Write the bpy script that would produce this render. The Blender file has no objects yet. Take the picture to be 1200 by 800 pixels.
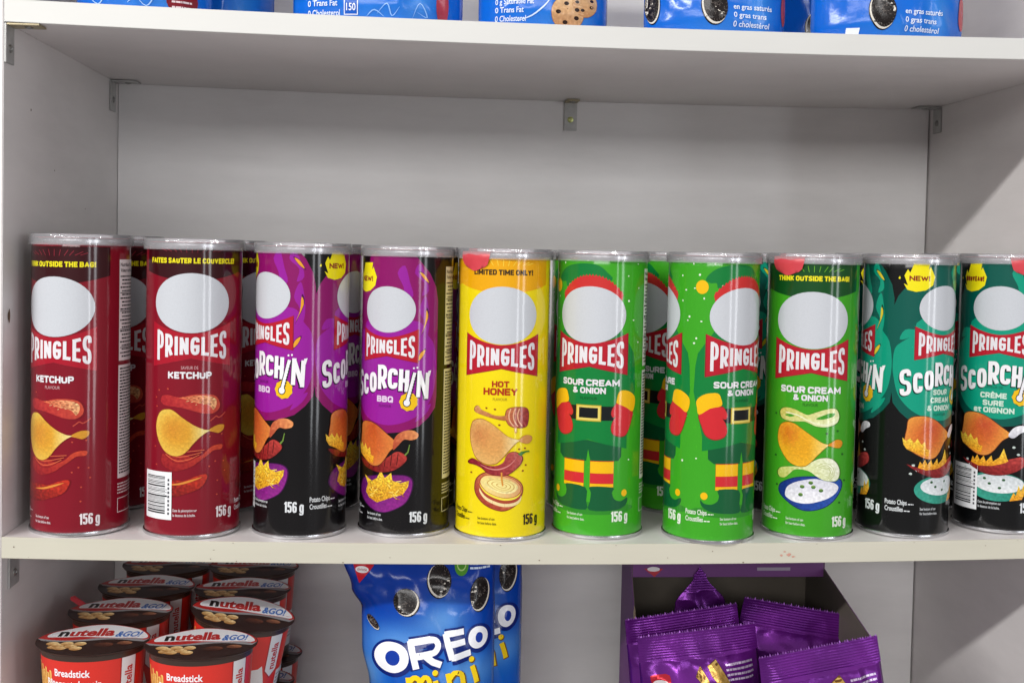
import bpy, bmesh, math, random, os
from mathutils import Vector, Matrix, noise
from mathutils.geometry import tessellate_polygon

random.seed(7)
scene = bpy.context.scene
C = scene.collection
rad = math.radians

# ---------------------------------------------------------------- camera
CAM = (-0.0589, -0.8898, 0.2285)
YAW, PITCH, ROLL, FPX = rad(4.5988), rad(-1.9793), rad(1.1875), 1320.0
_f = Vector((math.sin(YAW)*math.cos(PITCH), math.cos(YAW)*math.cos(PITCH), math.sin(PITCH)))
_r = Vector((math.cos(YAW), -math.sin(YAW), 0)); _u = _r.cross(_f)
_r2 = _r*math.cos(ROLL)+_u*math.sin(ROLL); _u2 = _u*math.cos(ROLL)-_r*math.sin(ROLL)
cd = bpy.data.cameras.new('camera'); cam = bpy.data.objects.new('camera', cd); C.objects.link(cam)
cam.matrix_world = Matrix(((_r2.x,_u2.x,-_f.x,CAM[0]),(_r2.y,_u2.y,-_f.y,CAM[1]),(_r2.z,_u2.z,-_f.z,CAM[2]),(0,0,0,1)))
cd.sensor_fit = 'HORIZONTAL'; cd.sensor_width = 36; cd.lens = FPX/1200*36
cd.shift_y = -60.22/1200; cd.clip_start = 0.01; cd.clip_end = 100
scene.camera = cam

# ---------------------------------------------------------------- light
world = bpy.data.worlds.new('World'); scene.world = world; world.use_nodes = True
wn = world.node_tree; bg = wn.nodes['Background']; bg.inputs[1].default_value = 1.0
# the rest of the shop as it lights the shelf: pale ceiling, mid floor, darker aisles at eye level
wtc = wn.nodes.new('ShaderNodeTexCoord'); wsx = wn.nodes.new('ShaderNodeSeparateXYZ'); wmr = wn.nodes.new('ShaderNodeMapRange')
wcr = wn.nodes.new('ShaderNodeValToRGB'); wmr.inputs[1].default_value = -1; wmr.inputs[2].default_value = 1
wn.links.new(wtc.outputs['Generated'], wsx.inputs[0]); wn.links.new(wsx.outputs['Z'], wmr.inputs[0]); wn.links.new(wmr.outputs[0], wcr.inputs[0])
for k,(p_,v_) in enumerate(((0,.66),(.28,.54),(.41,.19),(.60,.20),(.80,.72),(1,.82))):
    el = wcr.color_ramp.elements[k] if k < 2 else wcr.color_ramp.elements.new(p_)
    el.position = p_; el.color = (v_,v_*.955,v_*.96,1)
wn.links.new(wcr.outputs[0], bg.inputs[0])
def area(name, loc, target, sx, sy, power, col=(1,1,1), spread=180):
    l = bpy.data.lights.new(name, 'AREA'); l.shape = 'RECTANGLE'; l.size = sx; l.size_y = sy
    l.energy = power; l.color = col; l.spread = rad(spread)
    o = bpy.data.objects.new(name, l); C.objects.link(o); o.location = loc
    o.rotation_euler = (Vector(target)-Vector(loc)).to_track_quat('-Z','Y').to_euler()
    return o
def tube(name, loc, ty, sx, sy, power, col):
    o = area(name, loc, (loc[0], 0, ty), sx, sy, power, col); return o
# two rows of ceiling tubes that run along the shelves, and the shop window far to the right
tube('ceiling_tube_near', (-3.0,-2.45,1.735), 0.1, 3.2, 0.10, 165, (1.0,0.985,0.96))
tube('ceiling_tube_far', (-1.6,-6.6,1.60), 0.2, 5.0, 1.0, 158, (1.0,0.985,0.97))
area('shop_window', (4.35,-4.3,0.35), (0.1,0,0.15), 0.6, 2.6, 36, (0.93,0.96,1.0))
area('shop_door', (3.1,-5.2,0.35), (0.1,0,0.15), 0.4, 2.6, 25, (0.93,0.96,1.0))

vs = scene.view_settings
vs.view_transform = 'Standard'; vs.look = 'None'; vs.exposure = 0; vs.gamma = 1
vs.use_curve_mapping = False
scene.render.engine = 'CYCLES'
scene.cycles.max_bounces = 8; scene.cycles.transparent_max_bounces = 16
scene.cycles.caustics_reflective = True; scene.cycles.caustics_refractive = False
scene.cycles.blur_glossy = 0.0
scene.cycles.use_denoising = True

# ---------------------------------------------------------------- materials
def lin(h):
    if isinstance(h, str):
        h = h.lstrip('#'); h = tuple(int(h[i:i+2],16)/255 for i in (0,2,4))
    return tuple((c/12.92 if c <= .04045 else ((c+.055)/1.055)**2.4) for c in h)
def new_mat(name):
    m = bpy.data.materials.new(name); m.use_nodes = True
    nt = m.node_tree; return m, nt, nt.nodes['Principled BSDF']
def link(nt, a, b): nt.links.new(a, b)
def mat(name, col, rough=.5, metal=0, var=.08, scale=60, bump=0, bscale=400, coat=0, spec=.5, stretch=(1,1,1), rvar=.1):
    """procedural surface: noise-mottled colour, roughness and fine relief"""
    m, nt, b = new_mat(name); N = nt.nodes
    tc = N.new('ShaderNodeTexCoord'); mp = N.new('ShaderNodeMapping'); mp.inputs['Scale'].default_value = stretch
    link(nt, tc.outputs['Object'], mp.inputs[0])
    nz = N.new('ShaderNodeTexNoise'); nz.inputs['Scale'].default_value = scale; nz.inputs['Detail'].default_value = 5
    link(nt, mp.outputs[0], nz.inputs['Vector'])
    mix = N.new('ShaderNodeMix'); mix.data_type = 'RGBA'
    mix.inputs[6].default_value = (*[max(0,c*(1-var)) for c in col],1); mix.inputs[7].default_value = (*[min(1,c*(1+var)) for c in col],1)
    link(nt, nz.outputs[0], mix.inputs[0]); link(nt, mix.outputs[2], b.inputs['Base Color'])
    mr = N.new('ShaderNodeMapRange'); mr.inputs[3].default_value = rough*(1-rvar); mr.inputs[4].default_value = rough*(1+rvar)
    link(nt, nz.outputs[0], mr.inputs[0]); link(nt, mr.outputs[0], b.inputs['Roughness'])
    b.inputs['Metallic'].default_value = metal; b.inputs['Coat Weight'].default_value = coat
    b.inputs['Specular IOR Level'].default_value = spec
    if bump:
        n2 = N.new('ShaderNodeTexNoise'); n2.inputs['Scale'].default_value = bscale; n2.inputs['Detail'].default_value = 3
        link(nt, mp.outputs[0], n2.inputs['Vector'])
        bp = N.new('ShaderNodeBump'); bp.inputs['Strength'].default_value = bump; bp.inputs['Distance'].default_value = .001
        link(nt, n2.outputs[0], bp.inputs['Height']); link(nt, bp.outputs[0], b.inputs['Normal'])
    return m
def board_mat(name, col, rough, grime=.10):
    m = mat(name, col, rough, var=.03, scale=9, bump=.06, bscale=230); nt = m.node_tree; N = nt.nodes; b = N['Principled BSDF']
    src = b.inputs['Base Color'].links[0].from_socket
    g = N.new('ShaderNodeNewGeometry'); mp = N.new('ShaderNodeMapping'); mp.inputs['Scale'].default_value = (3,3,14); mp.inputs['Rotation'].default_value = (0,.25,0)
    link(nt, g.outputs['Position'], mp.inputs[0]); n1 = N.new('ShaderNodeTexNoise'); n1.inputs['Scale'].default_value = 3.0; n1.inputs['Detail'].default_value = 8; n1.inputs['Roughness'].default_value = .65
    link(nt, mp.outputs[0], n1.inputs['Vector'])
    n2 = N.new('ShaderNodeTexNoise'); n2.inputs['Scale'].default_value = 6; n2.inputs['Detail'].default_value = 4; link(nt, g.outputs['Position'], n2.inputs['Vector'])
    mu = N.new('ShaderNodeMath'); mu.operation = 'MULTIPLY'; link(nt, n1.outputs[0], mu.inputs[0]); link(nt, n2.outputs[0], mu.inputs[1])
    mr = N.new('ShaderNodeMapRange'); mr.inputs[1].default_value = .12; mr.inputs[2].default_value = .42; mr.inputs[3].default_value = 1.0; mr.inputs[4].default_value = 1-grime
    link(nt, mu.outputs[0], mr.inputs[0])
    mx = N.new('ShaderNodeMix'); mx.data_type = 'RGBA'; mx.blend_type = 'MULTIPLY'; mx.inputs[0].default_value = 1
    link(nt, src, mx.inputs[6]); link(nt, mr.outputs[0], mx.inputs[7]); link(nt, mx.outputs[2], b.inputs['Base Color'])
    return m
def print_mat(name, rough, bump, bscale, stretch, coat=0, metal=0, dist=.0006, spec=.5, vm=1.0):
    """printed film: colour from the print layers' own vertex colours, relief from noise"""
    m, nt, b = new_mat(name); N = nt.nodes
    at = N.new('ShaderNodeAttribute'); at.attribute_name = 'Col'
    tc = N.new('ShaderNodeTexCoord'); mp = N.new('ShaderNodeMapping'); mp.inputs['Scale'].default_value = stretch
    geo = N.new('ShaderNodeNewGeometry')
    link(nt, geo.outputs['Position'], mp.inputs[0])
    n1 = N.new('ShaderNodeTexNoise'); n1.inputs['Scale'].default_value = bscale; n1.inputs['Detail'].default_value = 4
    link(nt, mp.outputs[0], n1.inputs['Vector'])
    hs = N.new('ShaderNodeHueSaturation'); mr = N.new('ShaderNodeMapRange')
    mr.inputs[3].default_value = .93*vm; mr.inputs[4].default_value = 1.07*vm
    n0 = N.new('ShaderNodeTexNoise'); n0.inputs['Scale'].default_value = 900; n0.inputs['Detail'].default_value = 2
    link(nt, tc.outputs['Object'], n0.inputs['Vector']); link(nt, n0.outputs[0], mr.inputs[0])
    link(nt, mr.outputs[0], hs.inputs['Value']); link(nt, at.outputs['Color'], hs.inputs['Color'])
    link(nt, hs.outputs[0], b.inputs['Base Color'])
    b.inputs['Roughness'].default_value = rough; b.inputs['Metallic'].default_value = metal
    b.inputs['Coat Weight'].default_value = coat; b.inputs['Coat Roughness'].default_value = .11
    b.inputs['Specular IOR Level'].default_value = spec
    bp = N.new('ShaderNodeBump'); bp.inputs['Strength'].default_value = bump; bp.inputs['Distance'].default_value = dist
    link(nt, n1.outputs[0], bp.inputs['Height']); link(nt, bp.outputs[0], b.inputs['Normal']); link(nt, bp.outputs[0], b.inputs['Coat Normal'])
    return m
def lid_material():
    """clear moulded plastic: mostly see-through, a little milky, mirror-like at grazing angles"""
    m, nt, b = new_mat('clear_lid_plastic'); N = nt.nodes
    b.inputs['Base Color'].default_value = (.74,.73,.76,1); b.inputs['Roughness'].default_value = .5; b.inputs['Specular IOR Level'].default_value = 0
    nz = N.new('ShaderNodeTexNoise'); nz.inputs['Scale'].default_value = 40
    bp = N.new('ShaderNodeBump'); bp.inputs['Strength'].default_value = .03; bp.inputs['Distance'].default_value = .001
    link(nt, nz.outputs[0], bp.inputs['Height'])
    tr = N.new('ShaderNodeBsdfTransparent'); tr.inputs[0].default_value = (.96,.95,.96,1)
    mx = N.new('ShaderNodeMixShader'); mx.inputs[0].default_value = .27
    link(nt, tr.outputs[0], mx.inputs[1]); link(nt, b.outputs[0], mx.inputs[2])
    gl = N.new('ShaderNodeBsdfGlossy'); gl.inputs['Roughness'].default_value = .04; gl.inputs['Color'].default_value = (.97,.97,.97,1)
    link(nt, bp.outputs[0], gl.inputs['Normal'])
    fr = N.new('ShaderNodeFresnel'); fr.inputs['IOR'].default_value = 1.5; m2 = N.new('ShaderNodeMixShader')
    link(nt, fr.outputs[0], m2.inputs[0]); link(nt, mx.outputs[0], m2.inputs[1]); link(nt, gl.outputs[0], m2.inputs[2])
    link(nt, m2.outputs[0], N['Material Output'].inputs['Surface'])
    return m

M = {
 'melamine': board_mat('white_melamine', (.74,.71,.70), .42, .13),
 'back': board_mat('white_back_board', (.77,.755,.75), .5, .12),
 'edge_white': mat('white_edge_band', (.60,.60,.575), .4, var=.05, scale=45, stretch=(.25,1,1), bump=.05, bscale=180),
 'edge_cream': mat('cream_edge_band', (.52,.50,.41), .42, var=.07, scale=45, stretch=(.25,1,1), bump=.06, bscale=180),
 'wall': mat('dark_wall', (.08,.08,.08), .9),
 'zinc': mat('zinc_plate', (.46,.46,.45), .42, metal=.45, var=.25, scale=160, bump=.1),
 'rust': mat('tarnished_zinc', (.40,.34,.22), .5, metal=.6, var=.45, scale=220, bump=.2),
 'screw': mat('screw_steel', (.32,.32,.31), .35, metal=.95, var=.2, scale=300),
 'brass': mat('brass_screw', (.62,.66,.28), .35, metal=.8, var=.2, scale=300),
 'tin': mat('tin_rim', (.62,.62,.64), .26, metal=1, var=.1, scale=200, bump=.06, bscale=500),
 'lid': lid_material(),
 'foil_red': mat('red_seal_foil', lin('c8414a'), .32, var=.1, scale=120, bump=.15, bscale=200),
 'print': print_mat('can_print', .34, .30, 34, (1,1,.22), dist=.0009, coat=.8, spec=.10, vm=.86),
 'cup_print': print_mat('cup_print', .34, .10, 60, (1,1,1)),
 'bag_print': print_mat('bag_film', .19, .35, 48, (1,1,.7), dist=.0022, spec=.34),
 'purple_film': print_mat('purple_foil_film', .27, .45, 70, (1,1,1), dist=.0018, metal=.55),
 'choc': mat('chocolate_cream', (.035,.018,.012), .30, var=.2, scale=80),
 'carton': print_mat('purple_carton', .5, .08, 90, (1,1,1)),
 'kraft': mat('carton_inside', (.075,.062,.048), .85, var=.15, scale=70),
 'torn': mat('torn_board', (.45,.34,.20), .9, var=.3, scale=150),
 'stain': mat('stain', (.52,.26,.20), .7, var=.3, scale=400),
 'speck': mat('dark_speck', (.12,.07,.04), .7, var=.3, scale=400),
}

# ---------------------------------------------------------------- object helpers
def obj(name, me, m=None, parent=None, loc=None):
    o = bpy.data.objects.new(name.split('#')[0], me); C.objects.link(o)
    if m is not None and me is not None and not me.materials: me.materials.append(m)
    if parent is not None: o.parent = parent
    if loc is not None: o.location = loc
    return o
def thing(name, label, cat, loc=(0,0,0), rz=0, group=None):
    o = bpy.data.objects.new(name, None); C.objects.link(o); o.location = loc; o.rotation_euler = (0,0,rz)
    o.empty_display_size = .02
    o['label'] = label; o['category'] = cat
    if group: o['group'] = group
    return o
def tag(o, label, cat, group=None):
    o['label'] = label; o['category'] = cat
    if group: o['group'] = group
    return o
def mesh_from(name, verts, faces, smooth=False):
    me = bpy.data.meshes.new(name); me.from_pydata(verts, [], faces); me.validate(); me.update()
    if smooth:
        for p_ in me.polygons: p_.use_smooth = True
    return me
def box_mesh(name, x0,x1,y0,y1,z0,z1, bevel=0):
    bm = bmesh.new()
    bmesh.ops.create_cube(bm, size=1)
    for v in bm.verts: v.co = Vector(((x0+x1)/2+v.co.x*(x1-x0), (y0+y1)/2+v.co.y*(y1-y0), (z0+z1)/2+v.co.z*(z1-z0)))
    if bevel: bmesh.ops.bevel(bm, geom=bm.edges[:], offset=bevel, segments=2, affect='EDGES')
    me = bpy.data.meshes.new(name); bm.to_mesh(me); bm.free(); return me
def lathe(name, prof, n=72, smooth_angle=40):
    """profile of (radius, height) in mm"""
    vs_, fs = [], []
    for r,z in prof:
        for k in range(n):
            a = 2*math.pi*k/n; vs_.append((r*math.sin(a)/1000, -r*math.cos(a)/1000, z/1000))
    for i in range(len(prof)-1):
        for k in range(n):
            k2 = (k+1)%n; fs.append((i*n+k, i*n+k2, (i+1)*n+k2, (i+1)*n+k))
    me = mesh_from(name, vs_, fs, True)
    me.set_sharp_from_angle(angle=rad(smooth_angle))
    return me

# ---------------------------------------------------------------- flat print: shapes and lettering in mm on a label, later wrapped onto the thing
FONT = None                      # Blender's built-in face for small mixed-case print
_tc = {}
def glyphs(s, bold=.03, italic=0, space=1.0):
    key = (s,bold,italic,space)
    if key in _tc: return _tc[key]
    c = bpy.data.curves.new('lettering','FONT'); c.body = s; c.size = 1; c.resolution_u = 3
    if FONT: c.font = FONT
    c.offset = bold; c.shear = italic; c.space_character = space
    o = bpy.data.objects.new('lettering', c); C.objects.link(o)
    dg = bpy.context.evaluated_depsgraph_get(); dg.update()
    ev = o.evaluated_get(dg); me = ev.to_mesh()
    bm = bmesh.new(); bm.from_mesh(me); bmesh.ops.remove_doubles(bm, verts=bm.verts, dist=1e-4)
    bm.verts.ensure_lookup_table()
    vs_ = [(v.co.x, v.co.y) for v in bm.verts]; fs = [tuple(v.index for v in f.verts) for f in bm.faces]
    bm.free(); ev.to_mesh_clear()
    bpy.data.objects.remove(o); bpy.data.curves.remove(c)
    _tc[key] = (vs_, fs); return vs_, fs
CAP = glyphs('H', 0)[0]; CAP = max(y for x,y in CAP)

def smooth_poly(pts, sub=4, closed=True):
    n = len(pts); out = []
    rng = range(n) if closed else range(n-1)
    for i in rng:
        g = (lambda k: pts[k%n]) if closed else (lambda k: pts[min(max(k,0),n-1)])
        p0,p1,p2,p3 = g(i-1),g(i),g(i+1),g(i+2)
        for s in range(sub):
            t = s/sub; t2 = t*t; t3 = t2*t
            out.append(tuple(.5*(2*p1[k]+(p2[k]-p0[k])*t+(2*p0[k]-5*p1[k]+4*p2[k]-p3[k])*t2+(3*p1[k]-p0[k]-3*p2[k]+p3[k])*t3) for k in (0,1)))
    if not closed: out.append(pts[-1])
    return out
def centroid(pts): return (sum(p_[0] for p_ in pts)/len(pts), sum(p_[1] for p_ in pts)/len(pts))
def grow(pts, f, d=0):
    cx,cy = centroid(pts); return [(cx+(x-cx)*f, cy+(y-cy)*f+d) for x,y in pts]
def ell(cu,cv,ru,rv,n=28,a0=0): return [(cu+ru*math.cos(a0+2*math.pi*k/n), cv+rv*math.sin(a0+2*math.pi*k/n)) for k in range(n)]
def rect(u0,u1,v0,v1): return [(u0,v0),(u1,v0),(u1,v1),(u0,v1)]


# block capitals drawn as strokes: ('s', points) straight, ('r', points) rounded path, ('o', points) rounded loop
V0, V1 = ('s',[(0,0),(0,1)]), ('s',[(1,0),(1,1)])
_bowl = ('r',[(0,1),(1,1),(1,.43),(0,.43)])
GL = {
 'A':(.78,[('s',[(0,0),(.5,1)]),('s',[(1,0),(.5,1)]),('s',[(.2,.28),(.8,.28)])]),
 'B':(.66,[V0,('r',[(0,1),(.94,1),(.94,.53),(0,.53)]),('r',[(0,.53),(1,.53),(1,0),(0,0)])]),
 'C':(.64,[('r',[(1,.74),(1,1),(0,1),(0,0),(1,0),(1,.26)])]),
 'D':(.66,[V0,('r',[(0,1),(1,1),(1,0),(0,0)])]),
 'E':(.54,[V0,('s',[(0,1),(1,1)]),('s',[(0,.51),(.86,.51)]),('s',[(0,0),(1,0)])]),
 'F':(.54,[V0,('s',[(0,1),(1,1)]),('s',[(0,.5),(.86,.5)])]),
 'G':(.66,[('r',[(1,.76),(1,1),(0,1),(0,0),(1,0),(1,.46)]),('s',[(1,.46),(.58,.46)])]),
 'H':(.66,[V0,V1,('s',[(0,.5),(1,.5)])]),
 'I':(.0,[V0]),
 'J':(.5,[('r',[(1,1),(1,0),(0,0),(0,.25)])]),
 'K':(.68,[V0,('s',[(0,.40),(1,1)]),('s',[(.28,.56),(1,0)])]),
 'L':(.5,[V0,('s',[(0,0),(1,0)])]),
 'M':(.9,[V0,V1,('s',[(0,1),(.5,.22)]),('s',[(1,1),(.5,.22)])]),
 'N':(.68,[V0,V1,('s',[(0,1),(1,0)])]),
 'O':(.68,[('o',[(0,0),(1,0),(1,1),(0,1)])]),
 'P':(.62,[V0,_bowl]),
 'Q':(.68,[('o',[(0,0),(1,0),(1,1),(0,1)]),('s',[(.6,.25),(1.05,-.1)])]),
 'R':(.64,[V0,_bowl,('s',[(.45,.43),(1,0)])]),
 'S':(.62,[('r',[(1,.76),(1,1),(0,1),(0,.55),(1,.45),(1,0),(0,0),(0,.24)])]),
 'T':(.62,[('s',[(0,1),(1,1)]),('s',[(.5,0),(.5,1)])]),
 'U':(.66,[('r',[(0,1),(0,0),(1,0),(1,1)])]),
 'V':(.74,[('s',[(0,1),(.5,0)]),('s',[(1,1),(.5,0)])]),
 'W':(1.0,[('s',[(0,1),(.27,0)]),('s',[(.5,.85),(.27,0)]),('s',[(.5,.85),(.73,0)]),('s',[(1,1),(.73,0)])]),
 'X':(.7,[('s',[(0,0),(1,1)]),('s',[(1,0),(0,1)])]),
 'Y':(.72,[('s',[(.5,0),(.5,.45)]),('s',[(0,1),(.5,.42)]),('s',[(1,1),(.5,.42)])]),
 'Z':(.62,[('s',[(0,1),(1,1)]),('s',[(0,0),(1,0)]),('s',[(1,1),(0,0)])]),
 '&':(.72,[('r',[(1,0),(.12,.74),(.12,1),(.66,1),(.66,.72),(0,.34),(0,0),(.62,0),(1,.42)])]),
 '!':(.0,[('s',[(0,1),(0,.42)]),('s',[(0,.02),(0,.0)])]),
 '1':(.26,[('s',[(1,0),(1,1)]),('s',[(1,1),(0,.84)])]),
 '0':(.6,[('o',[(0,0),(1,0),(1,1),(0,1)])]),
 '2':(.6,[('r',[(0,.74),(0,1),(1,1),(1,.6),(0,0)]),('s',[(0,0),(1,0)])]),
 '5':(.58,[('s',[(1,1),(.06,1)]),('s',[(.06,1),(.04,.56)]),('r',[(.04,.58),(1,.64),(1,0),(0,0),(0,.22)])]),
 '6':(.58,[('r',[(1,.8),(1,1),(0,1),(0,0),(1,0),(1,.57),(0,.57)])]),
 'g':(.56,[('r',[(1,.76),(1,-.30),(0,-.30),(0,-.16)]),('o',[(0,0),(1,0),(1,.72),(0,.72)])]),
 'e':(.52,[('r',[(0,.38),(1,.38),(1,.76),(0,.76),(0,0),(1,0),(1,.14)])]),
 't':(.36,[('r',[(.3,1),(.3,0),(1,0)]),('s',[(0,.74),(1,.74)])]),
}
GL['È'] = (GL['E'][0], GL['E'][1]+[('s',[(.3,1.34),(.7,1.2)])]); GL['É'] = (GL['E'][0], GL['E'][1]+[('s',[(.3,1.2),(.7,1.34)])])
def round_path(pts, closed, r=.34, n=5):
    m_ = len(pts); out = []
    for i in range(m_):
        p1 = Vector(pts[i])
        if not closed and i in (0,m_-1): out.append(tuple(p1)); continue
        p0 = Vector(pts[i-1]); p2 = Vector(pts[(i+1)%m_])
        a = p1+(p0-p1)*min(.5, r/max(1e-6,(p0-p1).length)); b = p1+(p2-p1)*min(.5, r/max(1e-6,(p2-p1).length))
        for k in range(n+1):
            t = k/n; out.append(tuple(a*(1-t)**2+p1*2*t*(1-t)+b*t*t))
    return out

class Art:
    def __init__(self, du=0, dv=0, su=1, sv=1): self.parts = {}; self.du = du; self.dv = dv; self.su = su; self.sv = sv
    def _put(self, part, vs_, fs, cols, layer):
        vs_ = [(x*self.su+self.du, y*self.sv+self.dv) for x,y in vs_]
        self.parts.setdefault(part, []).append((vs_, fs, cols, layer))
    def poly(self, part, pts, col, layer, smooth=0, holes=(), fn=None, cell=1.3):
        if smooth: pts = smooth_poly(pts, smooth)
        loops = [[Vector((x,y,0)) for x,y in pts]]+[[Vector((x,y,0)) for x,y in h] for h in holes]
        fs = [tuple(f) for f in tessellate_polygon(loops)]
        vs_ = [(v.x,v.y) for l in loops for v in l]
        if fn is None:
            self._put(part, vs_, fs, [lin(col)]*len(vs_), layer)
        else:
            bm = bmesh.new(); bv = [bm.verts.new((x,y,0)) for x,y in vs_]
            for f in fs:
                try: bm.faces.new([bv[i] for i in f])
                except ValueError: pass
            for ax in (0,1):
                lo = min(v[ax] for v in vs_); hi = max(v[ax] for v in vs_); k = math.floor(lo/cell)+1
                while k*cell < hi:
                    co = [0,0,0]; co[ax] = k*cell; no = [0,0,0]; no[ax] = 1
                    bmesh.ops.bisect_plane(bm, geom=bm.verts[:]+bm.edges[:]+bm.faces[:], plane_co=co, plane_no=no); k += 1
            bm.verts.index_update()
            v2 = [(v.co.x,v.co.y) for v in bm.verts]; f2 = [tuple(v.index for v in f.verts) for f in bm.faces]
            bm.free(); self._put(part, v2, f2, [lin(fn(x,y)) for x,y in v2], layer)
    def line(self, part, pts, w, col, layer, smooth=0, taper=False):
        if smooth: pts = smooth_poly(pts, smooth, False)
        n = len(pts); vs_ = []
        for i,(x,y) in enumerate(pts):
            a = pts[max(i-1,0)]; b = pts[min(i+1,n-1)]; dx,dy = b[0]-a[0], b[1]-a[1]; L = math.hypot(dx,dy) or 1
            ww = w/2*(1 if not taper else max(.12, math.sin(math.pi*(i+.4)/(n-.2))))
            vs_ += [(x-dy/L*ww, y+dx/L*ww),(x+dy/L*ww, y-dx/L*ww)]
        fs = [(2*i,2*i+1,2*i+3,2*i+2) for i in range(n-1)]
        self._put(part, vs_, fs, [lin(col)]*len(vs_), layer)
    def text(self, part, s, u, v, h, col, layer, w=None, bold=.03, align='c', warp=None, rot=0, italic=0, curve=0):
        gv, fs = glyphs(s, bold, italic)
        if not gv: return
        x0 = min(x for x,y in gv); x1 = max(x for x,y in gv); sy = h/CAP
        sx = (w/(x1-x0)) if w else sy
        out = []
        for x,y in gv:
            X = (x-x0)*sx; Y = y*sy; W_ = (x1-x0)*sx
            if warp: out.append(warp((x-x0)/(x1-x0)*2-1, y/CAP)); continue
            if align == 'c': X -= W_/2
            elif align == 'r': X -= W_
            Y += curve*(1-(2*(x-x0)/(x1-x0)-1)**2)
            if rot: X, Y = X*math.cos(rot)-Y*math.sin(rot), X*math.sin(rot)+Y*math.cos(rot)
            out.append((u+X, v+Y))
        self._put(part, out, fs, [lin(col)]*len(out), layer)
    def block(self, part, s, u, v, h, w, col, layer, sw=.255, gap=.30, warp=None, rnd=.34, rot=0):
        """block capitals, cap height h and overall width w in mm, stroke sw*h; each stroke lies a hair above the one before"""
        S_ = sw*h; g_ = gap*S_; units = 0; fixed = 0; n = 0
        for ch in s:
            if ch == ' ': fixed += S_*1.1; continue
            units += GL[ch][0]; fixed += S_+g_; n += 1
        X = (w-(fixed-g_))/max(.01,units); x = -w/2; tot = 0
        for ch in s:
            if ch == ' ': x += S_*1.1; continue
            cw = GL[ch][0]*X
            for kind,pts in GL[ch][1]:
                q = [(x+S_/2+a*cw, S_/2+b*(h-S_)) for a,b in pts]
                if kind == 's':
                    a,b = Vector(q[0]),Vector(q[-1]); d = (b-a); L = d.length or 1e-6; d /= L
                    e = S_*.5 if (abs(d.x) < .01 or abs(d.y) < .01) else S_*.18
                    a -= d*e; b += d*e; q = [tuple(a+(b-a)*k/6) for k in range(7)]
                else:
                    sc = [(a,b) for a,b in pts]; rp = round_path(sc, kind == 'o', rnd)
                    q = [(x+S_/2+a*cw, S_/2+b*(h-S_)) for a,b in rp]
                    if kind == 'o': q = q+[q[0]]
                if warp: q = [warp(a/(w/2), b/h) for a,b in q]
                else:
                    if rot: q = [(a*math.cos(rot)-b*math.sin(rot), a*math.sin(rot)+b*math.cos(rot)) for a,b in q]
                    q = [(a+u, b+v) for a,b in q]
                m_ = len(q); vs_ = []; loop = kind == 'o'
                for i,(a,b) in enumerate(q):
                    p0 = q[i-1] if i else (q[-2] if loop else q[0]); p2 = q[i+1] if i < m_-1 else (q[1] if loop else q[-1])
                    dx,dy = p2[0]-p0[0],p2[1]-p0[1]; L = math.hypot(dx,dy) or 1
                    vs_ += [(a-dy/L*S_/2, b+dx/L*S_/2),(a+dy/L*S_/2, b-dx/L*S_/2)]
                self._put(part, vs_, [(2*i,2*i+1,2*i+3,2*i+2) for i in range(m_-1)], [lin(col)]*len(vs_), layer+.05*(tot%18)); tot += 1
            x += cw+S_+g_
    def words(self, part, u0, u1, v, h, col, layer, seed=0):
        """a line of print too small to read: word-length dashes"""
        rg = random.Random(seed*131+int(v*10)); x = u0; vs_, fs = [], []
        while x < u1-.4:
            L = min(rg.uniform(.8,4.2), u1-x); k = len(vs_)
            vs_ += rect(x, x+L, v, v+h); fs.append((k,k+1,k+2,k+3)); x += L+.45
        self._put(part, vs_, fs, [lin(col)]*len(vs_), layer)

def build_art(name, pieces, mapper, cu=None, cv=None, clip=None, doubles=False):
    """join a part's pieces, cut them on the surface's own grid, wrap them: mapper(u,v,offset)->(point, normal)"""
    bm = bmesh.new(); cl = bm.verts.layers.float_color.new('Col'); ol = bm.verts.layers.float.new('off')
    for vs_,fs,cols,layer in pieces:
        bv = []
        for (x,y),c in zip(vs_,cols):
            v = bm.verts.new((x,y,0)); v[cl] = (*c[:3],1); v[ol] = layer*.035; bv.append(v)
        for f in fs:
            try: bm.faces.new([bv[i] for i in f])
            except ValueError: pass
    geom = lambda: bm.verts[:]+bm.edges[:]+bm.faces[:]
    if clip:
        bmesh.ops.bisect_plane(bm, geom=geom(), plane_co=(0,clip[0],0), plane_no=(0,1,0), clear_inner=True)
        bmesh.ops.bisect_plane(bm, geom=geom(), plane_co=(0,clip[1],0), plane_no=(0,1,0), clear_outer=True)
    if not bm.faces: bm.free(); return None
    for ax,step in ((0,cu),(1,cv)):
        if not step: continue
        lo = min(v.co[ax] for v in bm.verts); hi = max(v.co[ax] for v in bm.verts); k = math.floor(lo/step)+1
        while k*step < hi-1e-6:
            co = [0,0,0]; co[ax] = k*step; no = [0,0,0]; no[ax] = 1
            bmesh.ops.bisect_plane(bm, geom=geom(), plane_co=co, plane_no=no, dist=1e-5); k += 1
    nrm = []
    for v in bm.verts:
        p_, n_ = mapper(v.co.x, v.co.y, v[ol]); v.co = p_; nrm.append(n_)
    bm.normal_update()
    bm.verts.index_update()
    for f in bm.faces:
        if f.normal.dot(sum((nrm[v.index] for v in f.verts), Vector())) < 0: f.normal_flip()
    bm.verts.layers.float.remove(bm.verts.layers.float['off'])
    me = bpy.data.meshes.new(name.split('#')[0]); bm.to_mesh(me); bm.free()
    for p_ in me.polygons: p_.use_smooth = True
    me.normals_split_custom_set_from_vertices([n_.normalized() for n_ in nrm])
    return me
def colour_mesh(me, col):
    a = me.color_attributes.new('Col','FLOAT_COLOR','POINT'); c = (*lin(col),1)
    a.data.foreach_set('color', [x for _ in me.vertices for x in c]); return me
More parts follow.
